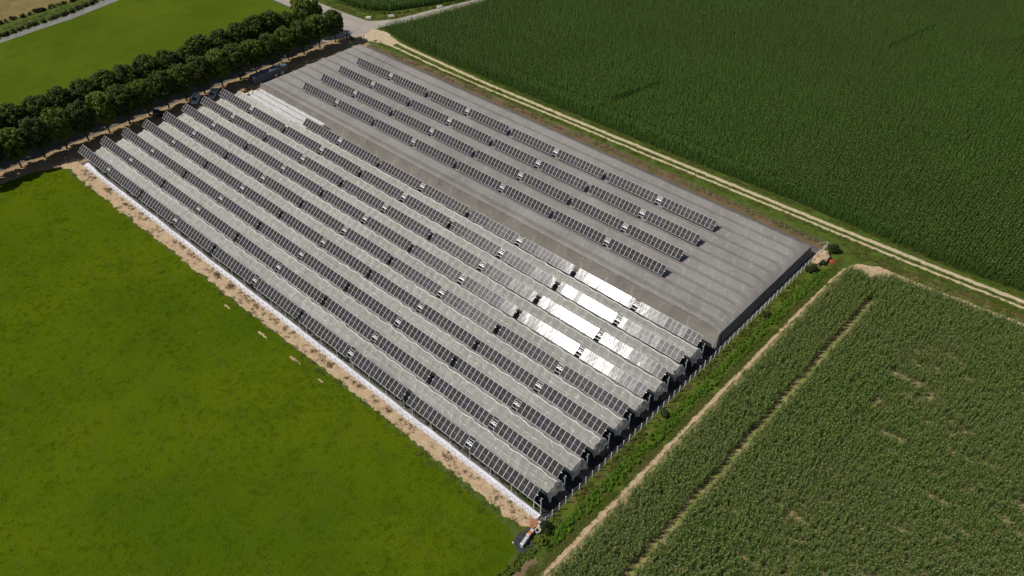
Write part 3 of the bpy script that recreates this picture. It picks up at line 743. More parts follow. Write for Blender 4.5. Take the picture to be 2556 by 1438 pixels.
def corn_template(seed, mat, plants=2, spread=0.16, h=2.2, tassel=True):
    rg = random.Random(seed); V = []; F = []
    for p in range(plants):
        b = Vector((rg.uniform(-spread, spread), rg.uniform(-spread, spread), 0)); hh = h * rg.uniform(0.9, 1.06)
        n0 = len(V); w = 0.02
        V += [b + Vector((-w, 0, 0)), b + Vector((w, 0, 0)), b + Vector((w, 0, hh)), b + Vector((-w, 0, hh))]; F.append((n0, n0 + 1, n0 + 2, n0 + 3))
        a0 = rg.uniform(0, 6.28)
        for i in range(8):
            z = hh * (0.3 + 0.7 * i / 7.5); a = a0 + (i % 2) * PI + rg.gauss(0, 0.45)
            blade(V, F, b + Vector((0, 0, z)), a, rg.uniform(0.30, 0.55), rg.uniform(0.035, 0.055), rg.uniform(0.1, 0.4), rg.uniform(0.25, 0.7), rg)
    nf = len(F)
    if tassel:
        for p in range(plants):
            b = Vector((rg.uniform(-spread, spread), rg.uniform(-spread, spread), h))
            for i in range(4): blade(V, F, b, rg.uniform(0, 6.28), 0.16, 0.016, 0.22, 0.06, rg, 2)
    o = template('corn_clump', V, F, mat)
    o.data.materials.append(M['tassel'])
    o.data.polygons.foreach_set('material_index', [0] * nf + [1] * (len(F) - nf))
    return o

def tuft_template(seed, mat, n=16, L=0.3, spread=0.3, W=0.02, up=0.3):
    rg = random.Random(seed); V = []; F = []
    for i in range(n):
        b = Vector((rg.uniform(-spread, spread), rg.uniform(-spread, spread), 0))
        blade(V, F, b, rg.uniform(0, 6.28), L * rg.uniform(0.5, 1.1), W * rg.uniform(.7, 1.3), up * rg.uniform(.6, 1.2), up * 0.5, rg, 2)
    return template('grass_tuft', V, F, mat)

def bush_template(seed, mat, n=130, r=0.5, h=0.8, L=0.1, name='weed_clump'):
    rg = random.Random(seed); V = []; F = []
    lobes = [(Vector((rg.uniform(-r, r) * .6, rg.uniform(-r, r) * .6, h * rg.uniform(0.35, 0.8))), r * rg.uniform(0.45, 0.75)) for _ in range(5)]
    for i in range(n):
        c, cr = rg.choice(lobes)
        d = Vector((rg.gauss(0, 1), rg.gauss(0, 1), rg.gauss(0.2, 0.9))).normalized() * cr * rg.uniform(0.6, 1.0)
        p = c + d; p.z = max(0.05, p.z * 0.95)
        nrm = (d.normalized() + Vector((rg.gauss(0, .5), rg.gauss(0, .5), rg.gauss(0.6, .4)))).normalized()
        t = nrm.orthogonal().normalized(); t.rotate(Matrix.Rotation(rg.uniform(0, 6.28), 3, nrm)); b = nrm.cross(t)
        l = L * rg.uniform(0.7, 1.4); w = l * 0.7; k = len(V)
        V += [p - t * l, p + b * w, p + t * l, p - b * w]; F.append((k, k + 1, k + 2, k + 3))
    return template(name, V, F, mat)

def scatter(name, label, cat, pts, temps, smin=0.8, smax=1.2, zs=None, scales=None, kind='stuff'):
    pts = np.asarray(pts, dtype=np.float32)
    me = bpy.data.meshes.new(name); me.vertices.add(len(pts))
    me.vertices.foreach_set('co', pts.ravel())
    a = me.attributes.new('rotz', 'FLOAT', 'POINT'); a.data.foreach_set('value', rng.uniform(0, 2 * PI, len(pts)).astype(np.float32))
    s = rng.uniform(smin, smax, len(pts)) if scales is None else np.asarray(scales)
    a = me.attributes.new('size', 'FLOAT', 'POINT'); a.data.foreach_set('value', s.astype(np.float32))
    a = me.attributes.new('pick', 'INT', 'POINT'); a.data.foreach_set('value', rng.integers(0, len(temps), len(pts)).astype(np.int32))
    o = bpy.data.objects.new(name, me); link(o); tag(o, label, cat, None, kind)
    ng = bpy.data.node_groups.new(name + '_nodes', 'GeometryNodeTree')
    ng.interface.new_socket('Geometry', in_out='INPUT', socket_type='NodeSocketGeometry'); ng.interface.new_socket('Geometry', in_out='OUTPUT', socket_type='NodeSocketGeometry')
    N = ng.nodes; Lk = ng.links
    gi = N.new('NodeGroupInput'); go = N.new('NodeGroupOutput'); iop = N.new('GeometryNodeInstanceOnPoints'); jn = N.new('GeometryNodeJoinGeometry')
    for tm in temps:
        oi = N.new('GeometryNodeObjectInfo'); oi.inputs['Object'].default_value = tm; oi.inputs['As Instance'].default_value = True
        Lk.new(oi.outputs['Geometry'], jn.inputs[0])
    def attr(nm, ty):
        nd = N.new('GeometryNodeInputNamedAttribute'); nd.data_type = ty; nd.inputs['Name'].default_value = nm; return nd.outputs['Attribute']
    cx = N.new('ShaderNodeCombineXYZ'); Lk.new(attr('rotz', 'FLOAT'), cx.inputs['Z'])
    Lk.new(gi.outputs[0], iop.inputs['Points']); Lk.new(jn.outputs[0], iop.inputs['Instance'])
    iop.inputs['Pick Instance'].default_value = True
    Lk.new(attr('pick', 'INT'), iop.inputs['Instance Index']); Lk.new(cx.outputs[0], iop.inputs['Rotation']); Lk.new(attr('size', 'FLOAT'), iop.inputs['Scale'])
    Lk.new(iop.outputs[0], go.inputs[0])
    md = o.modifiers.new('plants', 'NODES'); md.node_group = ng
    return o

def inside(poly, X, Y):
    ins = np.zeros(len(X), bool); n = len(poly); j = n - 1
    for i in range(n):
        xi, yi = poly[i]; xj, yj = poly[j]
        c = ((yi > Y) != (yj > Y)) & (X < (xj - xi) * (Y - yi) / (yj - yi + 1e-12) + xi)
        ins ^= c; j = i
    return ins
AREA = [(-155, 20), (-120, 130), (60, 250), (150, 305), (190, 215), (262, 45), (250, 20), (112, -88)]   # land in and just around the picture
def rand_in(poly, dens, clip=True):
    xs = [p[0] for p in poly]; ys = [p[1] for p in poly]
    x0, x1, y0, y1 = max(min(xs), -160), min(max(xs), 270), max(min(ys), -95), min(max(ys), 310)
    n = int((x1 - x0) * (y1 - y0) * dens)
    X = rng.uniform(x0, x1, n); Y = rng.uniform(y0, y1, n)
    k = inside(poly, X, Y)
    if clip: k &= inside(AREA, X, Y)
    return X[k], Y[k]
def nz(X, Y, s, o=0.0): return np.array([mnoise.noise(Vector((x * s, y * s, o))) for x, y in zip(X, Y)])
def segdist(X, Y, a, b):
    a = np.array(a); b = np.array(b); d = b - a; t = np.clip(((X - a[0]) * d[0] + (Y - a[1]) * d[1]) / (d @ d), 0, 1)
    return np.hypot(X - a[0] - t * d[0], Y - a[1] - t * d[1])
def P3(X, Y, z=0.0): return np.stack([X, Y, np.full(len(X), z)], 1)

CT = [corn_template(100 + i, M['corn']) for i in range(4)]
def drill(poly, row, inrow, along_x, jit=0.07):
    """plants drilled in rows parallel to one axis"""
    xs = [p[0] for p in poly]; ys = [p[1] for p in poly]
    x0, x1, y0, y1 = max(min(xs), -160), min(max(xs), 270), max(min(ys), -95), min(max(ys), 310)
    if along_x: gx, gy = np.meshgrid(np.arange(x0, x1, inrow), np.arange(y0, y1, row))
    else: gx, gy = np.meshgrid(np.arange(x0, x1, row), np.arange(y0, y1, inrow))
    X = gx.ravel(); Y = gy.ravel()
    X = X + rng.normal(0, inrow * 0.5 if along_x else jit, len(X)); Y = Y + rng.normal(0, jit if along_x else inrow * 0.5, len(Y))
    k = inside(poly, X, Y) & inside(AREA, X, Y)
    return X[k], Y[k]
X, Y = drill(CORN1, 0.70, 0.44, False, 0.14)
Xh, Yh = drill(CORN1, 0.62, 0.42, True)
hl = lambda X, Y: Y < 112.4 + 0.25 * np.sin(X * 0.2)
kk = ~hl(X, Y); kh = hl(Xh, Yh)
X = np.concatenate([X[kk], Xh[kh]]); Y = np.concatenate([Y[kk], Yh[kh]])
keep = (segdist(X, Y, (84, 117.5), (88.3, 134.5)) > 0.5 + 0.45 * rng.random(len(X))) & (segdist(X, Y, (128.6, 205), (133, 231)) > 0.38) & ~((np.abs(Y - 112.4 - 0.25 * np.sin(X * 0.2)) < 0.30) & (X > 40) & (X < 190))
X, Y = X[keep], Y[keep]
scatter('corn_crop', 'tall dark green corn filling the large field beyond the dirt track', 'corn field', P3(X, Y), CT, scales=(0.86 + 0.14 * rng.random(len(X)) + 0.08 * nz(X, Y, 0.06)) * (0.55 + 0.45 * np.clip((Y - np.array([lerp_poly(C1EDGE, x) for x in X])) / 3.0, 0, 1)))
X, Y = drill([(-62, 112.2)] + CORN3[1:-1] + [(-62, 190)], 0.72, 0.46, False)
scatter('corn_crop', 'green corn field across the road at the top edge', 'corn field', P3(X, Y), CT, 0.9, 1.1)
CD = [corn_template(140 + i, M['corn_dry'], 2, 0.15, 1.7) for i in range(4)]
X, Y = drill(CORN2, 0.66, 0.36, False, 0.20)
dd = nz(X, Y, 0.04, 3) * 0.5 + nz(X * 0.35, Y * 1.3, 0.4, 8) * 0.7 + nz(X * 0.5, Y * 1.6, 0.9, 5) * 0.45
right = np.where(X > 189.5, 0.20, 0.0) + np.clip((70 - Y) / 90, 0, 1) * 0.10 * (X > 184)
tram = np.abs(X - 177.4 + 0.12 * np.sin(Y * 0.4)) > 0.70
keep = (rng.random(len(X)) > np.clip((dd + right - 0.41) * 2.4, 0.06, 0.92)) & ((tram) | (Y > 86)) & ~((np.abs(X - 168.2) < 0.5 + 0.5 * rng.random(len(X))))
scatter('corn_crop', 'dull green corn with thin sandy patches below the sandy corner', 'corn field', P3(X[keep], Y[keep]), CD, scales=0.86 + 0.22 * rng.random(keep.sum()) + 0.10 * (X[keep] < 189.5))

GT = [tuft_template(200 + i, M['grass'], 18, 0.22, 0.40, 0.022, 0.15) for i in range(3)]
MEADOW_IN = [(-30, -45), (-4, -14), (1, -7.2), (30, -6.6), (64, -6.5), (90, -6.4), (112, -5.9), (130, -6.0), (156, -7.2), (160.5, -9.5), (162.8, -16), (160, -95), (100, -95)]
X, Y = rand_in(MEADOW_IN, 2.3)
dens = nz(X, Y, 0.05, 2) * 0.5 + nz(X, Y, 0.2, 6) * 0.5 + np.clip((Y + 22) / 16, 0, 1) * 0.2 + np.clip((X - 140) / 20, 0, 1) * 0.4
k = rng.random(len(X)) < np.clip(0.24 + dens * 0.8, 0.02, 1)
scatter('meadow_grass', 'short bright green meadow grass in front of the solar rows', 'grass', P3(X[k], Y[k]), GT, 0.7, 1.3)
FT = [tuft_template(220 + i, M['fgrass'], 20, 0.4, 0.4, 0.03, 0.45) for i in range(3)]
pts = []
for poly, d in (([(-2, 98.6), (30, 98.2), (100, 99.4), (150, 100.6), (200, 103.6), (260, 106.5), (260, 109.5), (200, 106), (150, 103.8), (100, 102.4), (50, 101.5), (0, 101)], 2.4),
                ([(4, 104.6), (50, 103.6), (100, 104.6), (150, 106.4), (200, 108.6), (260, 111.5), (260, 114), (200, 110.4), (150, 108.2), (100, 106.2), (50, 104.9), (4, 105.9)], 3.5),
                ([(163, 97.2), (200, 99.8), (260, 103), (260, 107.4), (200, 104.2), (163, 102.4)], 2.6),
                ([(165.6, -60), (167.2, -60), (167.1, 40), (167.4, 93), (165.8, 95)], 9.0),
                ([(-140, 107.3), (-38, 107.5), (-16, 109), (-9.6, 116.6), (-6, 131), (-1.6, 147), (-4, 146), (-9, 132), (-15, 119.6), (-26, 113), (-140, 112)], 2.2),
                ([(-8.2, 106), (-4, 117), (-1.5, 127), (3, 150), (4, 150), (-0.4, 127), (-2.6, 116), (-4, 108), (-1, 106.6)], 3.0),
                ([(-104, 20), (-107.5, 50), (-112, 60), (-101, 52), (-99.5, 38), (-98.6, 20)], 1.6),
                ([(-27.8, -20), (-25.8, -20), (-25.8, 95), (-27.8, 95)], 3.0),
                ([(0.6, -6.4), (60, -6.6), (130, -6.2), (160, -8.2), (161.3, -4.4), (158, -4.9), (130, -4.6), (90, -4.9), (60, -5.2), (10, -5.6)], 0.8)):
    X, Y = rand_in(poly, d); k = nz(X, Y, 0.3, 1) > -0.25
    lo = np.array([lerp_poly(LO, x) for x in X]) if len(X) else np.zeros(0); hi = np.array([lerp_poly(HI, x) for x in X]) if len(X) else np.zeros(0)
    k &= (np.abs(Y - lo) > 0.5) & (np.abs(Y - hi) > 0.65)
    pts.append(P3(X[k], Y[k]))
scatter('verge_grass', 'rough green verge grass along the dirt track, road and field edges', 'grass', np.concatenate(pts), FT, 0.6, 1.3)
RT = [tuft_template(230 + i, M['rgrass'], 18, 0.35, 0.35, 0.03, 0.4) for i in range(2)]
pts = []
for poly, d in (([(2, 95.8), (160, 96.6), (162, 98.2), (120, 98.4), (60, 98.4), (10, 97.4)], 2.2), ([(162, -3), (164.0, -3), (164.2, 85), (162, 90)], 1.5), ([(168, 98.6), (200, 101), (240, 103.2), (240, 105), (200, 102.6), (168, 99.8)], 1.5), ([(2, -5.4), (158, -5), (160, -3.1), (2, -3.1)], 0.35), ([(2, -3.9), (159, -3.8), (160, -2.7), (2, -2.7)], 2.0)):
    X, Y = rand_in(poly, d); k = nz(X, Y, 0.25, 4) > -0.1; pts.append(P3(X[k], Y[k]))
scatter('dry_grass', 'reddish brown dry grass beside the fences', 'dry grass', np.concatenate(pts), RT, 0.6, 1.3)
WT = [bush_template(240 + i, M['weed'], 120, 0.5, 0.85, 0.10) for i in range(3)]
X, Y = rand_in([(163.9, -5.5), (166.0, -5.5), (166.0, 60), (166.3, 88), (164.2, 88), (164.0, 30)], 10.0)
k = (nz(X, Y, 0.5, 2) > -0.42) & ~((np.abs(X - 165.3 - 0.35 * np.sin(Y * 0.7)) < 0.26) & (nz(X, Y, 0.35, 9) > -0.15))
X2, Y2 = rand_in([(167, 98.5), (240, 103), (240, 104), (167, 99.6)], 0.5)
scatter('ditch_weeds', 'bright green leafy weeds filling the ditch beside the post fence', 'weeds', np.concatenate([P3(X[k], Y[k]), P3(X2, Y2)]), WT, 0.25, 0.85)
BT = [bush_template(250 + i, M['brush'], 110, 0.45, 0.6, 0.09) for i in range(3)]
X, Y = rand_in([(162.2, -2), (164.2, -2), (164.4, 88), (162.2, 90)], 4.0)
k = nz(X, Y, 0.22, 7) > -0.12
X2, Y2 = rand_in([(162.4, -14), (164.4, -14), (164.2, -2), (162.4, -3)], 3.0)
scatter('ditch_brush', 'olive brown brush between the white posts and the bright weeds', 'brush', np.concatenate([P3(X[k], Y[k]), P3(X2, Y2)]), BT, 0.35, 0.85)
HT = [bush_template(260 + i, M['dark_leaf'], 120, 0.6, 1.0, 0.13) for i in range(3)]
pts = []
for cl, w, d in (([(-88.8, -20), (-96.8, 15.9), (-98.2, 27.4), (-99.0, 39.2), (-103.0, 55.3), (-113, 100)], 0.9, 1.5), ([(-108.0, 10), (-108.5, 21), (-109.6, 47), (-121, 98)], 0.9, 1.1)):
    for a, b in zip(cl[:-1], cl[1:]):
        L = math.dist(a, b); n = int(L * d * 2 * w)
        t = rng.random(n); off = rng.uniform(-w, w, n)
        pts.append(P3(a[0] + (b[0] - a[0]) * t + off, a[1] + (b[1] - a[1]) * t))
scatter('canal_hedge', 'dark low hedge growing along the far bank of the canal', 'hedge', np.concatenate(pts), HT, 0.6, 1.3)
RDT = [bush_template(265 + i, M['brush'], 110, 0.45, 0.7, 0.1) for i in range(2)]
pts = []
for a, b in (((-36, 111.6), (-20, 113.4)), ((-20, 113.4), (-14, 118)), ((-13.2, 117.4), (-7.4, 131)), ((-7.4, 131), (-2.6, 146)), ((-6.5, 108.4), (-3.0, 117)), ((-3.0, 117), (0, 128))):
    n = int(math.dist(a, b) * 1.8); t = rng.random(n)
    pts.append(P3(a[0] + (b[0] - a[0]) * t + rng.normal(0, .35, n), a[1] + (b[1] - a[1]) * t + rng.normal(0, .35, n)))
scatter('roadside_brush', 'ragged brush along the ditches of the road junction', 'brush', np.concatenate(pts), RDT + WT[:1], 0.5, 1.0)
OT = [bush_template(270 + i, M['orchard'], 100, 0.34, 1.0, 0.10) for i in range(3)]
pts = []
for r in range(9):
    for off in (-0.6, 1.9):
        n = 300; x = np.linspace(2.5, 158.6, n) + rng.normal(0, .15, n); kk = rng.random(n) > 0.18
        if off > 0 and r == 8: continue
        pts.append(P3(x[kk], r * RP + off + rng.normal(0, 0.12, kk.sum())))
scatter('orchard_plants', 'green fruit bushes planted in lines beneath the panels and nets', 'plants', np.concatenate(pts), OT, 0.75, 1.15)
X, Y = rand_in([(2, -1.6), (6, -1.6), (7, -0.9), (3, -0.6)], 4); X2, Y2 = rand_in([(152.6, -1.2), (159.4, -1.4), (159.4, -0.3), (152.6, 0.2)], 7); X3, Y3 = rand_in([(1.2, 46.4), (4.6, 46.6), (4.4, 49.2), (2.0, 48.8)], 5)
scatter('yard_grass', 'olive grass growing inside the corners of the solar rows', 'grass', np.concatenate([P3(X, Y), P3(X2, Y2), P3(X3, Y3)]), FT, 0.6, 1.0)

# single shrubs one can tell apart
def shrub(x, y, r, h, label, seed, mat='dark_leaf'):
    o = empty('shrub', (x, y, 0)); tag(o, label, 'shrub')
    t = bush_template(seed, M[mat], int(420 * r), r, h, 0.12 + 0.03 * r, 'foliage')
    part('foliage', t.data, o); bpy.data.objects.remove(t)
    mb = MB()
    for i in range(4):
        a = i * 1.6; mb.tube((0, 0, 0), (math.cos(a) * r * .4, math.sin(a) * r * .4, h * .7), 0.05, 0.02, 5)
    mb.build('stem', M['bark'], o)
shrub(163.7, 95.3, 1.7, 2.0, 'dark rounded shrub at the far corner of the white post fence', 301)
shrub(163.0, 86.3, 1.25, 1.6, 'dark shrub on the ditch edge just before the sandy mound', 302)
shrub(163.9, 90.4, 0.8, 1.0, 'small green shrub growing on the sandy mound', 303, 'orchard')
shrub(162.9, -2.7, 1.3, 1.5, 'dark bush beside the rubble at the near fence corner', 304, 'dark_leaf')
shrub(163.6, -5.4, 1.2, 1.1, 'brownish bush between the beehives and the bright weeds', 305, 'brush')
shrub(163.1, 30.0, 0.95, 1.0, 'dark shrub among olive brush midway along the post fence', 306, 'dark_leaf')
shrub(163.3, 66.5, 0.9, 1.0, 'small dark shrub among the ditch brush beside the net house wall', 307, 'dark_leaf')

# ------------------------------------------------------------------ vehicles
def rrect(cx, w, d, z, r=0.12, n=4):
    out = []
    for sx, sy, a0 in ((1, 1, 0), (-1, 1, PI / 2), (-1, -1, PI), (1, -1, 1.5 * PI)):
        for i in range(n + 1):
            a = a0 + PI / 2 * i / n
            out.append((cx + sx * (d / 2 - r) + r * math.cos(a), sy * (w / 2 - r) + r * math.sin(a), z))
    return out
def car(name, x, y, heading, label, cat, paint, L=4.9, W=1.95, H=1.9, hood=1.1, box=False):
    o = empty(name, (x, y, 0), heading); tag(o, label, cat)
    b = MB(); hz = 0.98
    b.loft([rrect(0, W - .1, L - .1, 0.3), rrect(0, W, L, 0.5), rrect(0, W, L - .04, 0.78), rrect(-0.03, W - .08, L - .22, hz)])
    f = L / 2 - hood; bk = -L / 2 + 0.1
    if box: bk = f - 1.55
    cab = [rrect((f + bk) / 2, W - .1, f - bk, hz, 0.1), rrect((f + bk - .3) / 2, W - .22, f - bk - .42, (hz + H) / 2 + .1, 0.12), rrect((f + bk - .55) / 2, W - .36, f - bk - .75, H - .07, 0.16), rrect((f + bk - .6) / 2, W - .55, f - bk - 1.0, H, 0.14)]
    b.loft(cab); b.build('body', M[paint], o, smooth=False, bevel=0.02)
    wm = MB()
    zt, zb = H - 0.16, hz + 0.05
    wm.add([(f - .03, -W / 2 + .18, zb), (f - .03, W / 2 - .18, zb), (f - .44, W / 2 - .3, zt), (f - .44, -W / 2 + .3, zt)], [(0, 1, 2, 3)])
    wm.build('windscreen', M['glass'], o)
    for s in (-1, 1):
        sw = MB()
        n = 1 if box else 3; x0 = bk + .25; x1 = f - .35
        for i in range(n):
            a = x0 + (x1 - x0) * i / n + .05; c = x0 + (x1 - x0) * (i + 1) / n - .05
            sw.add([(a, s * (W / 2 - .055), zb), (c, s * (W / 2 - .055), zb), (c - .1, s * (W / 2 - .165), zt), (a + .05, s * (W / 2 - .165), zt)], [(0, 1, 2, 3) if s < 0 else (3, 2, 1, 0)])
        sw.build('side_window', M['glass'], o)
        hl = MB(); hl.box((L / 2 - .06, s * (W / 2 - .3), 0.72), (0.1, 0.36, 0.16)); hl.build('headlight', M['white_steel'], o)
        mr = MB(); mr.box((f - .25, s * (W / 2 + .08), hz + .12), (0.12, 0.2, 0.16)); mr.build('mirror', M[paint], o)
        for xx in (L / 2 - .85, -L / 2 + .85):
            wh = MB(); wh.tube((0, -.11, 0), (0, .11, 0), 0.33, 0.33, 18); ob = wh.build('wheel', M['tyre'], o, (xx, s * (W / 2 - .1), 0.33))
            rm = MB(); rm.tube((0, -.12, 0), (0, .12, 0), 0.19, 0.19, 12); rm.build('rim', M['cars'], ob)
    if box:
        bb = MB(); d0, d1 = -L / 2 + .02, bk - .08
        bb.box(((d0 + d1) / 2, 0, 0.9), (d1 - d0, W, 0.1))
        for s in (-1, 1): bb.box(((d0 + d1) / 2, s * (W / 2 - .03), 1.15), (d1 - d0, 0.05, 0.4))
        bb.box((d0 + .03, 0, 1.15), (0.05, W - .1, 0.4)); bb.build('cargo_bed', M[paint], o)
    else:
        rk = MB()
        for xx in (-1.2, -0.2, 0.6): rk.box((xx - .3, 0, H + .03), (0.06, W - .6, 0.04))
        rk.build('roof_rail', M['grey_box'], o)
    return o
car('parked_van', -7.7, 36.7, R(-43), 'white van parked under the trees with front towards the solar rows', 'van', 'carw', 4.9, 1.95, 1.95, 1.0)
car('parked_truck', -6.7, 41.9, R(-46), 'white pickup truck parked in tree shade beside the white van', 'pickup truck', 'cars', 5.0, 1.9, 1.85, 1.05, True)
car('parked_car', -7.5, 25.0, R(10), 'black car parked in deep tree shade near the sixth row', 'car', 'card', 4.2, 1.8, 1.5, 1.15)

# ------------------------------------------------------------------ container, bits by the avenue
def container():
    o = empty('shipping_container', (-4.3, 60.2, 0)); tag(o, 'long blue grey shipping container in tree shade beside the net house', 'container')
    mb = MB(); L, W, H = 12.0, 2.44, 2.6
    n = 60; ring = []
    for i in range(n + 1):
        y = -L / 2 + L * i / n; d = 0.035 if (i // 1) % 2 else 0.0
        ring.append([(-W / 2 + d, y, 0.12), (W / 2 - d, y, 0.12), (W / 2 - d, y, H), (-W / 2 + d, y, H)])
    mb.loft(ring)
    for sx in (-1, 1):
        for sy in (-1, 1): mb.box((sx * (W / 2 - .06), sy * (L / 2 - .06), H / 2 + .003), (0.16, 0.16, H))
        mb.box((sx * (W / 2 - .05), 0, H - .04), (0.14, L - .2, 0.12))
    mb.build('body', M['container'], o)
    for y, s in ((1.2, 0.85), (3.6, 0.95)):
        ub = MB(); ub.box((W / 2 + .32, y, 0.85), (0.55, s, s)); ub.box((W / 2 + .61, y, .85), (0.02, s * .7, s * .7)); ub.build('cooling_unit', M['grey_box'], o, bevel=0.03)
    vb = MB()
    for x, y, r in ((-0.4, 4.9, 0.2), (0.3, 1.6, 0.1), (0.5, 0.2, 0.12), (-0.2, -1.2, 0.1), (-0.9, -5.0, 0.1)): vb.tube((x, y, H), (x, y, H + 0.22), r, r * .8, 8)
    vb.build('roof_vent', M['grey_box'], o)
    rb = MB(); rb.box((-0.9, 0.2, H + .06), (0.14, 1.9, 0.1)); rb.build('roof_bar', M['backsheet'], o)
container()
o = empty('lamp_post', (-4.9, 67.2, 0)); tag(o, 'slim dark lamp post with white head beside the container', 'lamp post')
mb = MB(); mb.tube((0, 0, 0), (0, 0, 4.2), 0.07, 0.05, 8); mb.build('post', M['wire_post'], o)
mb = MB(); mb.tube((0, 0, 4.0), (0, 0, 4.7), 0.16, 0.13, 10); mb.tube((0, 0, 4.7), (0, 0, 4.8), 0.22, 0.05, 10); mb.build('lamp_head', M['lamp'], o)
def blob(name, loc, s, mat, seed, label, cat, group=None, sub=2, amp=0.25, rz=0.0):
    bm = bmesh.new(); bmesh.ops.create_icosphere(bm, subdivisions=sub, radius=1.0)
    for v in bm.verts:
        d = 1 + amp * mnoise.noise(v.co * 1.7 + Vector((seed, seed * 2, 0))); v.co *= d
        v.co = Vector((v.co.x * s[0], v.co.y * s[1], max(-0.05, v.co.z * s[2] + s[2] * 0.55)))
    me = bpy.data.meshes.new(name); bm.to_mesh(me); bm.free(); me.materials.append(mat)
    me.polygons.foreach_set('use_smooth', [True] * len(me.polygons))
    o = bpy.data.objects.new(name, me); o.location = loc; o.rotation_euler = (0, 0, rz); link(o); tag(o, label, cat, group); return o
SK = ['white sack nearest the white van in the pile at the net house corner', 'bulging white sack in the middle of the pile at the net house corner', 'white sack against the net house corner wall', 'small white sack lying behind the pile by the net house', 'flat white sack on the edge of the white net corner']
for i, (x, y, s) in enumerate(((0.2, 49.0, 0.55), (0.6, 50.2, 0.7), (0.7, 51.6, 0.6), (-0.2, 51.0, 0.5), (1.6, 50.6, 0.6))):
    blob('sack', (x, y, 0), (s, s * .8, s * .75), M['sack'], 3.0 + i, SK[i], 'sack', 'white sacks at the net house corner', 2, 0.5)
blob('soil_heap', (-3.2, 49.4, 0), (1.7, 1.5, 0.6), M['avenue'], 9.0, 'long low heap of brown soil in front of the container', 'heap', None, 3, 0.4, 0.3)
# brick gate pillar, sloping wall and small posts at the junction corner
o = empty('gate_pillar', (-8.7, 94.0, 0), 0.6); tag(o, 'dark brick gate pillar at the avenue end by the road junction', 'gate pillar')
mb = MB(); mb.box((0, 0, 1.0), (0.55, 0.55, 2.0)); mb.build('shaft', M['brick'], o, bevel=0.02)
mb = MB(); mb.box((0, 0, 2.06), (0.72, 0.72, 0.12)); mb.box((0, 0, 2.2), (0.4, 0.4, 0.16)); mb.build('cap', M['brick'], o, bevel=0.02)
o = empty('garden_wall', (-8.4, 94.2, 0), math.atan2(1.3, 2.1)); tag(o, 'low sloping dark wall running from the brick gate pillar', 'wall')
mb = MB(); mb.add([(0.3, -.12, 0), (2.5, -.12, 0), (2.5, -.12, .5), (0.3, -.12, 1.7), (0.3, .12, 0), (2.5, .12, 0), (2.5, .12, .5), (0.3, .12, 1.7)], [(0, 1, 2, 3), (7, 6, 5, 4), (3, 2, 6, 7), (0, 3, 7, 4), (1, 5, 6, 2)]); mb.build('wall', M['brick'], o)
o = empty('marker_post', (-4.9, 97.9, 0)); tag(o, 'short brown post with cap where the dirt track leaves the road', 'post')
mb = MB(); mb.box((0, 0, 0.6), (0.16, 0.16, 1.2)); mb.build('shaft', M['bark'], o); mb = MB(); mb.box((0, 0, 1.23), (0.22, 0.22, 0.06)); mb.build('cap', M['concrete'], o)
o = empty('marker_post', (-8.0, 107.3, 0)); tag(o, 'tiny dark roadside marker post at the edge of the tarmac', 'post')
mb = MB(); mb.box((0, 0, 0.45), (0.12, 0.12, 0.9)); mb.build('shaft', M['black'], o); mb = MB(); mb.box((0, 0, 0.93), (0.13, 0.13, 0.06)); mb.build('cap', M['post'], o)
for (x, y, rz, lb) in ((-17.0, 110.2, 0.5, 'pale concrete culvert head beside the road bend at the junction'), (-12.2, 116.4, 1.1, 'small concrete culvert head where the side road starts'), (-5.6, 133.4, 1.3, 'concrete culvert head farther along the side road')):
    o = empty('culvert_head', (x, y, 0), rz); tag(o, lb, 'culvert', 'concrete culvert heads along the road')
    mb = MB(); mb.box((0, 0, 0.28), (1.9, 0.9, 0.5)); mb.box((0, -0.7, 0.16), (2.3, 0.5, 0.3)); mb.build('slab', M['concrete'], o, bevel=0.05)
    mb = MB(); mb.tube((0.98, -0.2, 0.22), (1.06, -0.2, 0.22), 0.2, 0.2, 12); mb.build('pipe_mouth', M['black'], o)

# ------------------------------------------------------------------ beehives and clutter at the near corner
sheet('plastic_sheet', [(160.4, -4.3), (160.0, -6.2), (160.4, -8.0), (161.8, -8.7), (163.0, -8.4), (163.3, -6.2), (162.9, -4.3), (161.4, -3.8)], 0.03, M['plastic'], 0.25, 0.25, 1.2, 22.0, None, None)
tag(bpy.data.objects['plastic_sheet'], 'crumpled black plastic ground sheet under the row of beehives', 'ground sheet')
HV = [('hive_w', 'lid', 'white beehive next to the concrete ring'), ('hive_o', 'hive_o', 'bright orange beehive in the short row'), ('hive_w', 'lid', 'tall white beehive just below the orange one'), ('hive_w', 'lid', 'white beehive third from the meadow end of the row'), ('hive_w', 'lid', 'white beehive second from the meadow end of the row'), ('hive_g', 'hive_w', 'pale green beehive at the meadow end of the row')]
HB = MB(); HB.box((0, 0, 0.42), (0.5, 0.42, 0.6)); HB.box((0, 0, 0.06), (0.44, 0.44, 0.12)); HB.box((0.27, 0, 0.2), (0.06, 0.4, 0.06))
HLm = MB(); HLm.box((0, 0, 0.78), (0.54, 0.47, 0.12)); HLm.box((0, 0, .855), (.46, .4, .03))
for i, (b, l, lb) in enumerate(HV):
    o = empty('beehive', (161.55 + 0.09 * i, -4.75 - 0.58 * i, 0.03), R(8 + rnd.uniform(-10, 10))); tag(o, lb, 'beehive', 'beehives on the black plastic sheet')
    o.scale = (1, 1, 1.25 if i == 2 else 1.0)
    part('hive_body', HB.mesh('hive_body', [M[b]]), o); part('lid', HLm.mesh('lid', [M[l]]), o)
o = empty('concrete_ring', (162.05, -3.95, 0)); tag(o, 'pale concrete well ring beside the beehives', 'well ring')
mb = MB(); n = 24
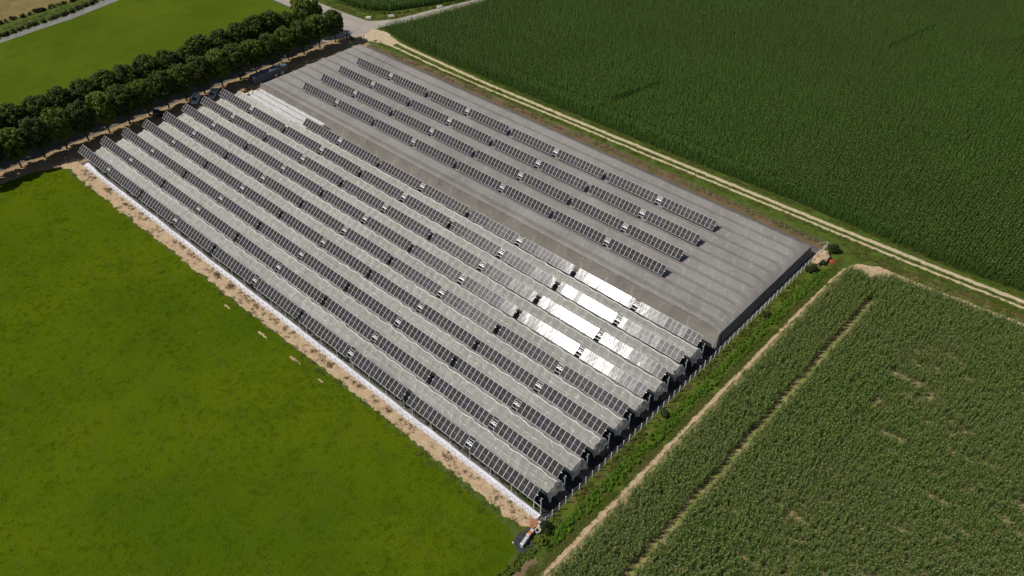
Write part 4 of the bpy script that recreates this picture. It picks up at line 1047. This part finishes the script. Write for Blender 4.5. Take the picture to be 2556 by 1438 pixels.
R0 = [[(r * math.cos(2 * PI * i / n), r * math.sin(2 * PI * i / n), z) for i in range(n)] for r, z in ((0.52, 0), (0.52, 0.5), (0.34, 0.5), (0.34, 0.05))]
mb.loft(R0, cap=False); mb.build('ring', M['concrete'], o)
o = empty('white_drum', (161.75, -3.2, 0)); tag(o, 'small white plastic drum at the near fence corner', 'drum')
mb = MB(); mb.tube((0, 0, 0), (0, 0, .62), .27, .27, 16); mb.build('shell', M['hive_w'], o); mb = MB(); mb.tube((0, 0, .62), (0, 0, .68), .24, .22, 16); mb.build('lid', M['lid'], o)
o = empty('white_canister', (161.35, -2.6, 0)); tag(o, 'white canister against the end of the white cloth strip', 'canister')
mb = MB(); mb.box((0, 0, .3), (.4, .3, .6)); mb.build('shell', M['hive_w'], o, bevel=.04); mb = MB(); mb.tube((0, 0, .6), (0, 0, .68), .07, .07, 10); mb.build('cap', M['lid'], o)
blob('rubble_heap', (160.7, -3.3, 0), (0.85, 0.8, 0.32), M['rubble'], 4.0, 'heap of reddish brick rubble at the near fence corner', 'rubble', None, 3, 0.9)
blob('stone', (160.5, -8.1, 0), (0.16, 0.14, 0.12), M['sack'], 6.0, 'single white stone on the edge of the black plastic', 'stone')
blob('sand_mound', (162.95, 91.6, 0), (1.5, 3.0, 0.85), M['sand'], 5.0, 'pale sandy mound beside the far corner of the post fence', 'mound', None, 4, 0.45)
o = empty('red_tarpaulin', (165.0, 92.4, 0), 0.5); tag(o, 'crumpled red tarpaulin behind the sandy mound', 'tarpaulin')
mb = MB(); mb.grid(lambda u, v: ((u - .5) * 1.5, (v - .5) * 1.15, 0.12 + 0.42 * math.sin(PI * u) * math.sin(PI * v) + 0.1 * vn(u * 4, v * 4)), 12, 10); mb.build('sheet', M['red'], o, smooth=True)

# ------------------------------------------------------------------ camera, sun and sky
cam = bpy.data.cameras.new('Camera'); co = bpy.data.objects.new('Camera', cam); link(co)
rx, ry, rz = Vector((0.73528786, 0.67774213, -0.00416649)), Vector((0.44043194, -0.48248261, -0.75711969)), Vector((-0.51514217, 0.55486587, -0.6532629))
mw = Matrix((rx, -ry, -rz)).transposed().to_4x4(); mw.translation = Vector((209.868, -61.211, 116.172))
co.matrix_world = mw
cam.sensor_fit = 'HORIZONTAL'; cam.sensor_width = 36.0; cam.lens = 28.868; cam.clip_start = 1.0; cam.clip_end = 5000
scene.camera = co
SAZ, SEL = -133.0, 51.0
sd = Vector((math.cos(R(SAZ)) * math.cos(R(SEL)), math.sin(R(SAZ)) * math.cos(R(SEL)), math.sin(R(SEL))))
sl = bpy.data.lights.new('Sun', 'SUN'); sl.energy = 3.9; sl.angle = R(0.53); sl.color = (1.0, 0.955, 0.89)
so = bpy.data.objects.new('Sun', sl); link(so); so.rotation_euler = sd.to_track_quat('Z', 'Y').to_euler()
w = bpy.data.worlds.new('World'); scene.world = w; w.use_nodes = True
nt = w.node_tree; bg = nt.nodes['Background']
sky = nt.nodes.new('ShaderNodeTexSky'); sky.sky_type = 'NISHITA'; sky.sun_disc = False
sky.sun_elevation = R(SEL); sky.sun_rotation = R(90 - SAZ)
sky.altitude = 150; sky.air_density = 1.0; sky.dust_density = 1.5; sky.ozone_density = 1.0
nt.links.new(sky.outputs[0], bg.inputs['Color']); bg.inputs['Strength'].default_value = 0.05
scene.view_settings.view_transform = 'Standard'; scene.view_settings.look = 'None'
scene.view_settings.exposure = 0.0; scene.view_settings.gamma = 1.0
scene.cycles.max_bounces = 6; scene.cycles.transparent_max_bounces = 12; scene.cycles.sample_clamp_indirect = 4.0
